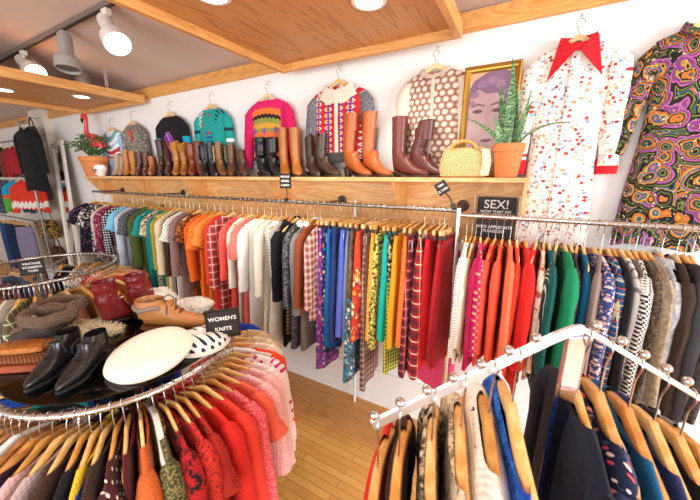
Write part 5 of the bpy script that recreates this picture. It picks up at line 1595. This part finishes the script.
handbag('dark brown suede tote at the foot of the column', (-6.826, 2.052, 0.912), .18, .3, .08, '#54321f', .2, mat=leather('#54321f', suede=True))
# leaning mirror
mr = thing('leaning_mirror', lab('tall white framed mirror leaning on the wall under the canopy corner'), 'mirror', (-6.12, 1.98, .006), rot=(R(-5.6), R(-8), 0))
W_, H_ = .21, 2.62
prof = [(0, 0), (0, -.03), (.045, -.036), (.06, -.02), (.06, 0)]
rings = []
for sx, sz in corner + corner[:1]:
    rings.append([(sx * (W_ - p), d, (p if sz == 0 else H_ - p)) for p, d in prof])
MB().loft(rings, (False, False)).build('frame', solid('#ece6dc', .4), mr, False)
MB().box(-W_ + .05, W_ - .05, -.008, -.004, .05, H_ - .05).build('mirror_glass', chrome(.02, '#c9ccc8'), mr, False)
MB().box(-W_ + .01, W_ - .01, -.003, .002, .01, H_ - .01).build('backing', solid('#8a7a66', .8), mr, False)

# details that belong to a part
for o in list(COL.objects):
    up = {'lettering': 'board', 'bulb': 'shade', 'clasp': 'flap', 'heel': 'sole', 'button': 'placket', 'ball_stop': None, 'eye': 'flamingo_body', 'beak': 'flamingo_body'}.get(o.name.split('.')[0])
    if up and o.parent is not None and o.parent.parent is None:
        for q in o.parent.children:
            if q.name.split('.')[0] == up and q.location.length < 1e-6:
                o.parent = q
                break

# ------------------------------------------------------------------ daylight and camera
w = bpy.data.worlds.new('daylight'); scene.world = w; w.use_nodes = True
w.node_tree.nodes['Background'].inputs[0].default_value = (.93, .96, 1.0, 1)
w.node_tree.nodes['Background'].inputs[1].default_value = .8
def window_light(loc, aim, sx, sy, e, col=(1, .98, .95)):
    l = bpy.data.lights.new('window_daylight', 'AREA'); l.shape = 'RECTANGLE'; l.size = sx; l.size_y = sy; l.energy = e; l.color = col
    o = bpy.data.objects.new('window_daylight', l); COL.objects.link(o)
    o.location = loc; o.rotation_euler = (Vector(aim) - Vector(loc)).to_track_quat('-Z', 'Y').to_euler()
window_light((4.9, -.5, 1.9), (-1, 1.6, 1.3), 3.0, 2.4, 350, (.96, .98, 1))
window_light((-1.5, -3.0, 1.9), (-2.2, 2, 1.5), 5.0, 2.2, 170, (.96, .98, 1))

cam = bpy.data.cameras.new('camera')
cam.sensor_fit = 'HORIZONTAL'; cam.sensor_width = 36; cam.lens = 308 / 700 * 36
cam.clip_start = .02
co = bpy.data.objects.new('camera', cam); COL.objects.link(co)
co.location = (0, 0, 2.1)
co.rotation_euler = (R(90 - 13.7), 0, R(29.0))
cam.dof.use_dof = True; cam.dof.focus_distance = 2.6; cam.dof.aperture_fstop = 4.0
scene.camera = co
vs = scene.view_settings
scene.display_settings.display_device = 'sRGB'
vs.view_transform = 'Standard'; vs.look = 'None'; vs.exposure = .0; vs.gamma = 1.0; vs.use_curve_mapping = False
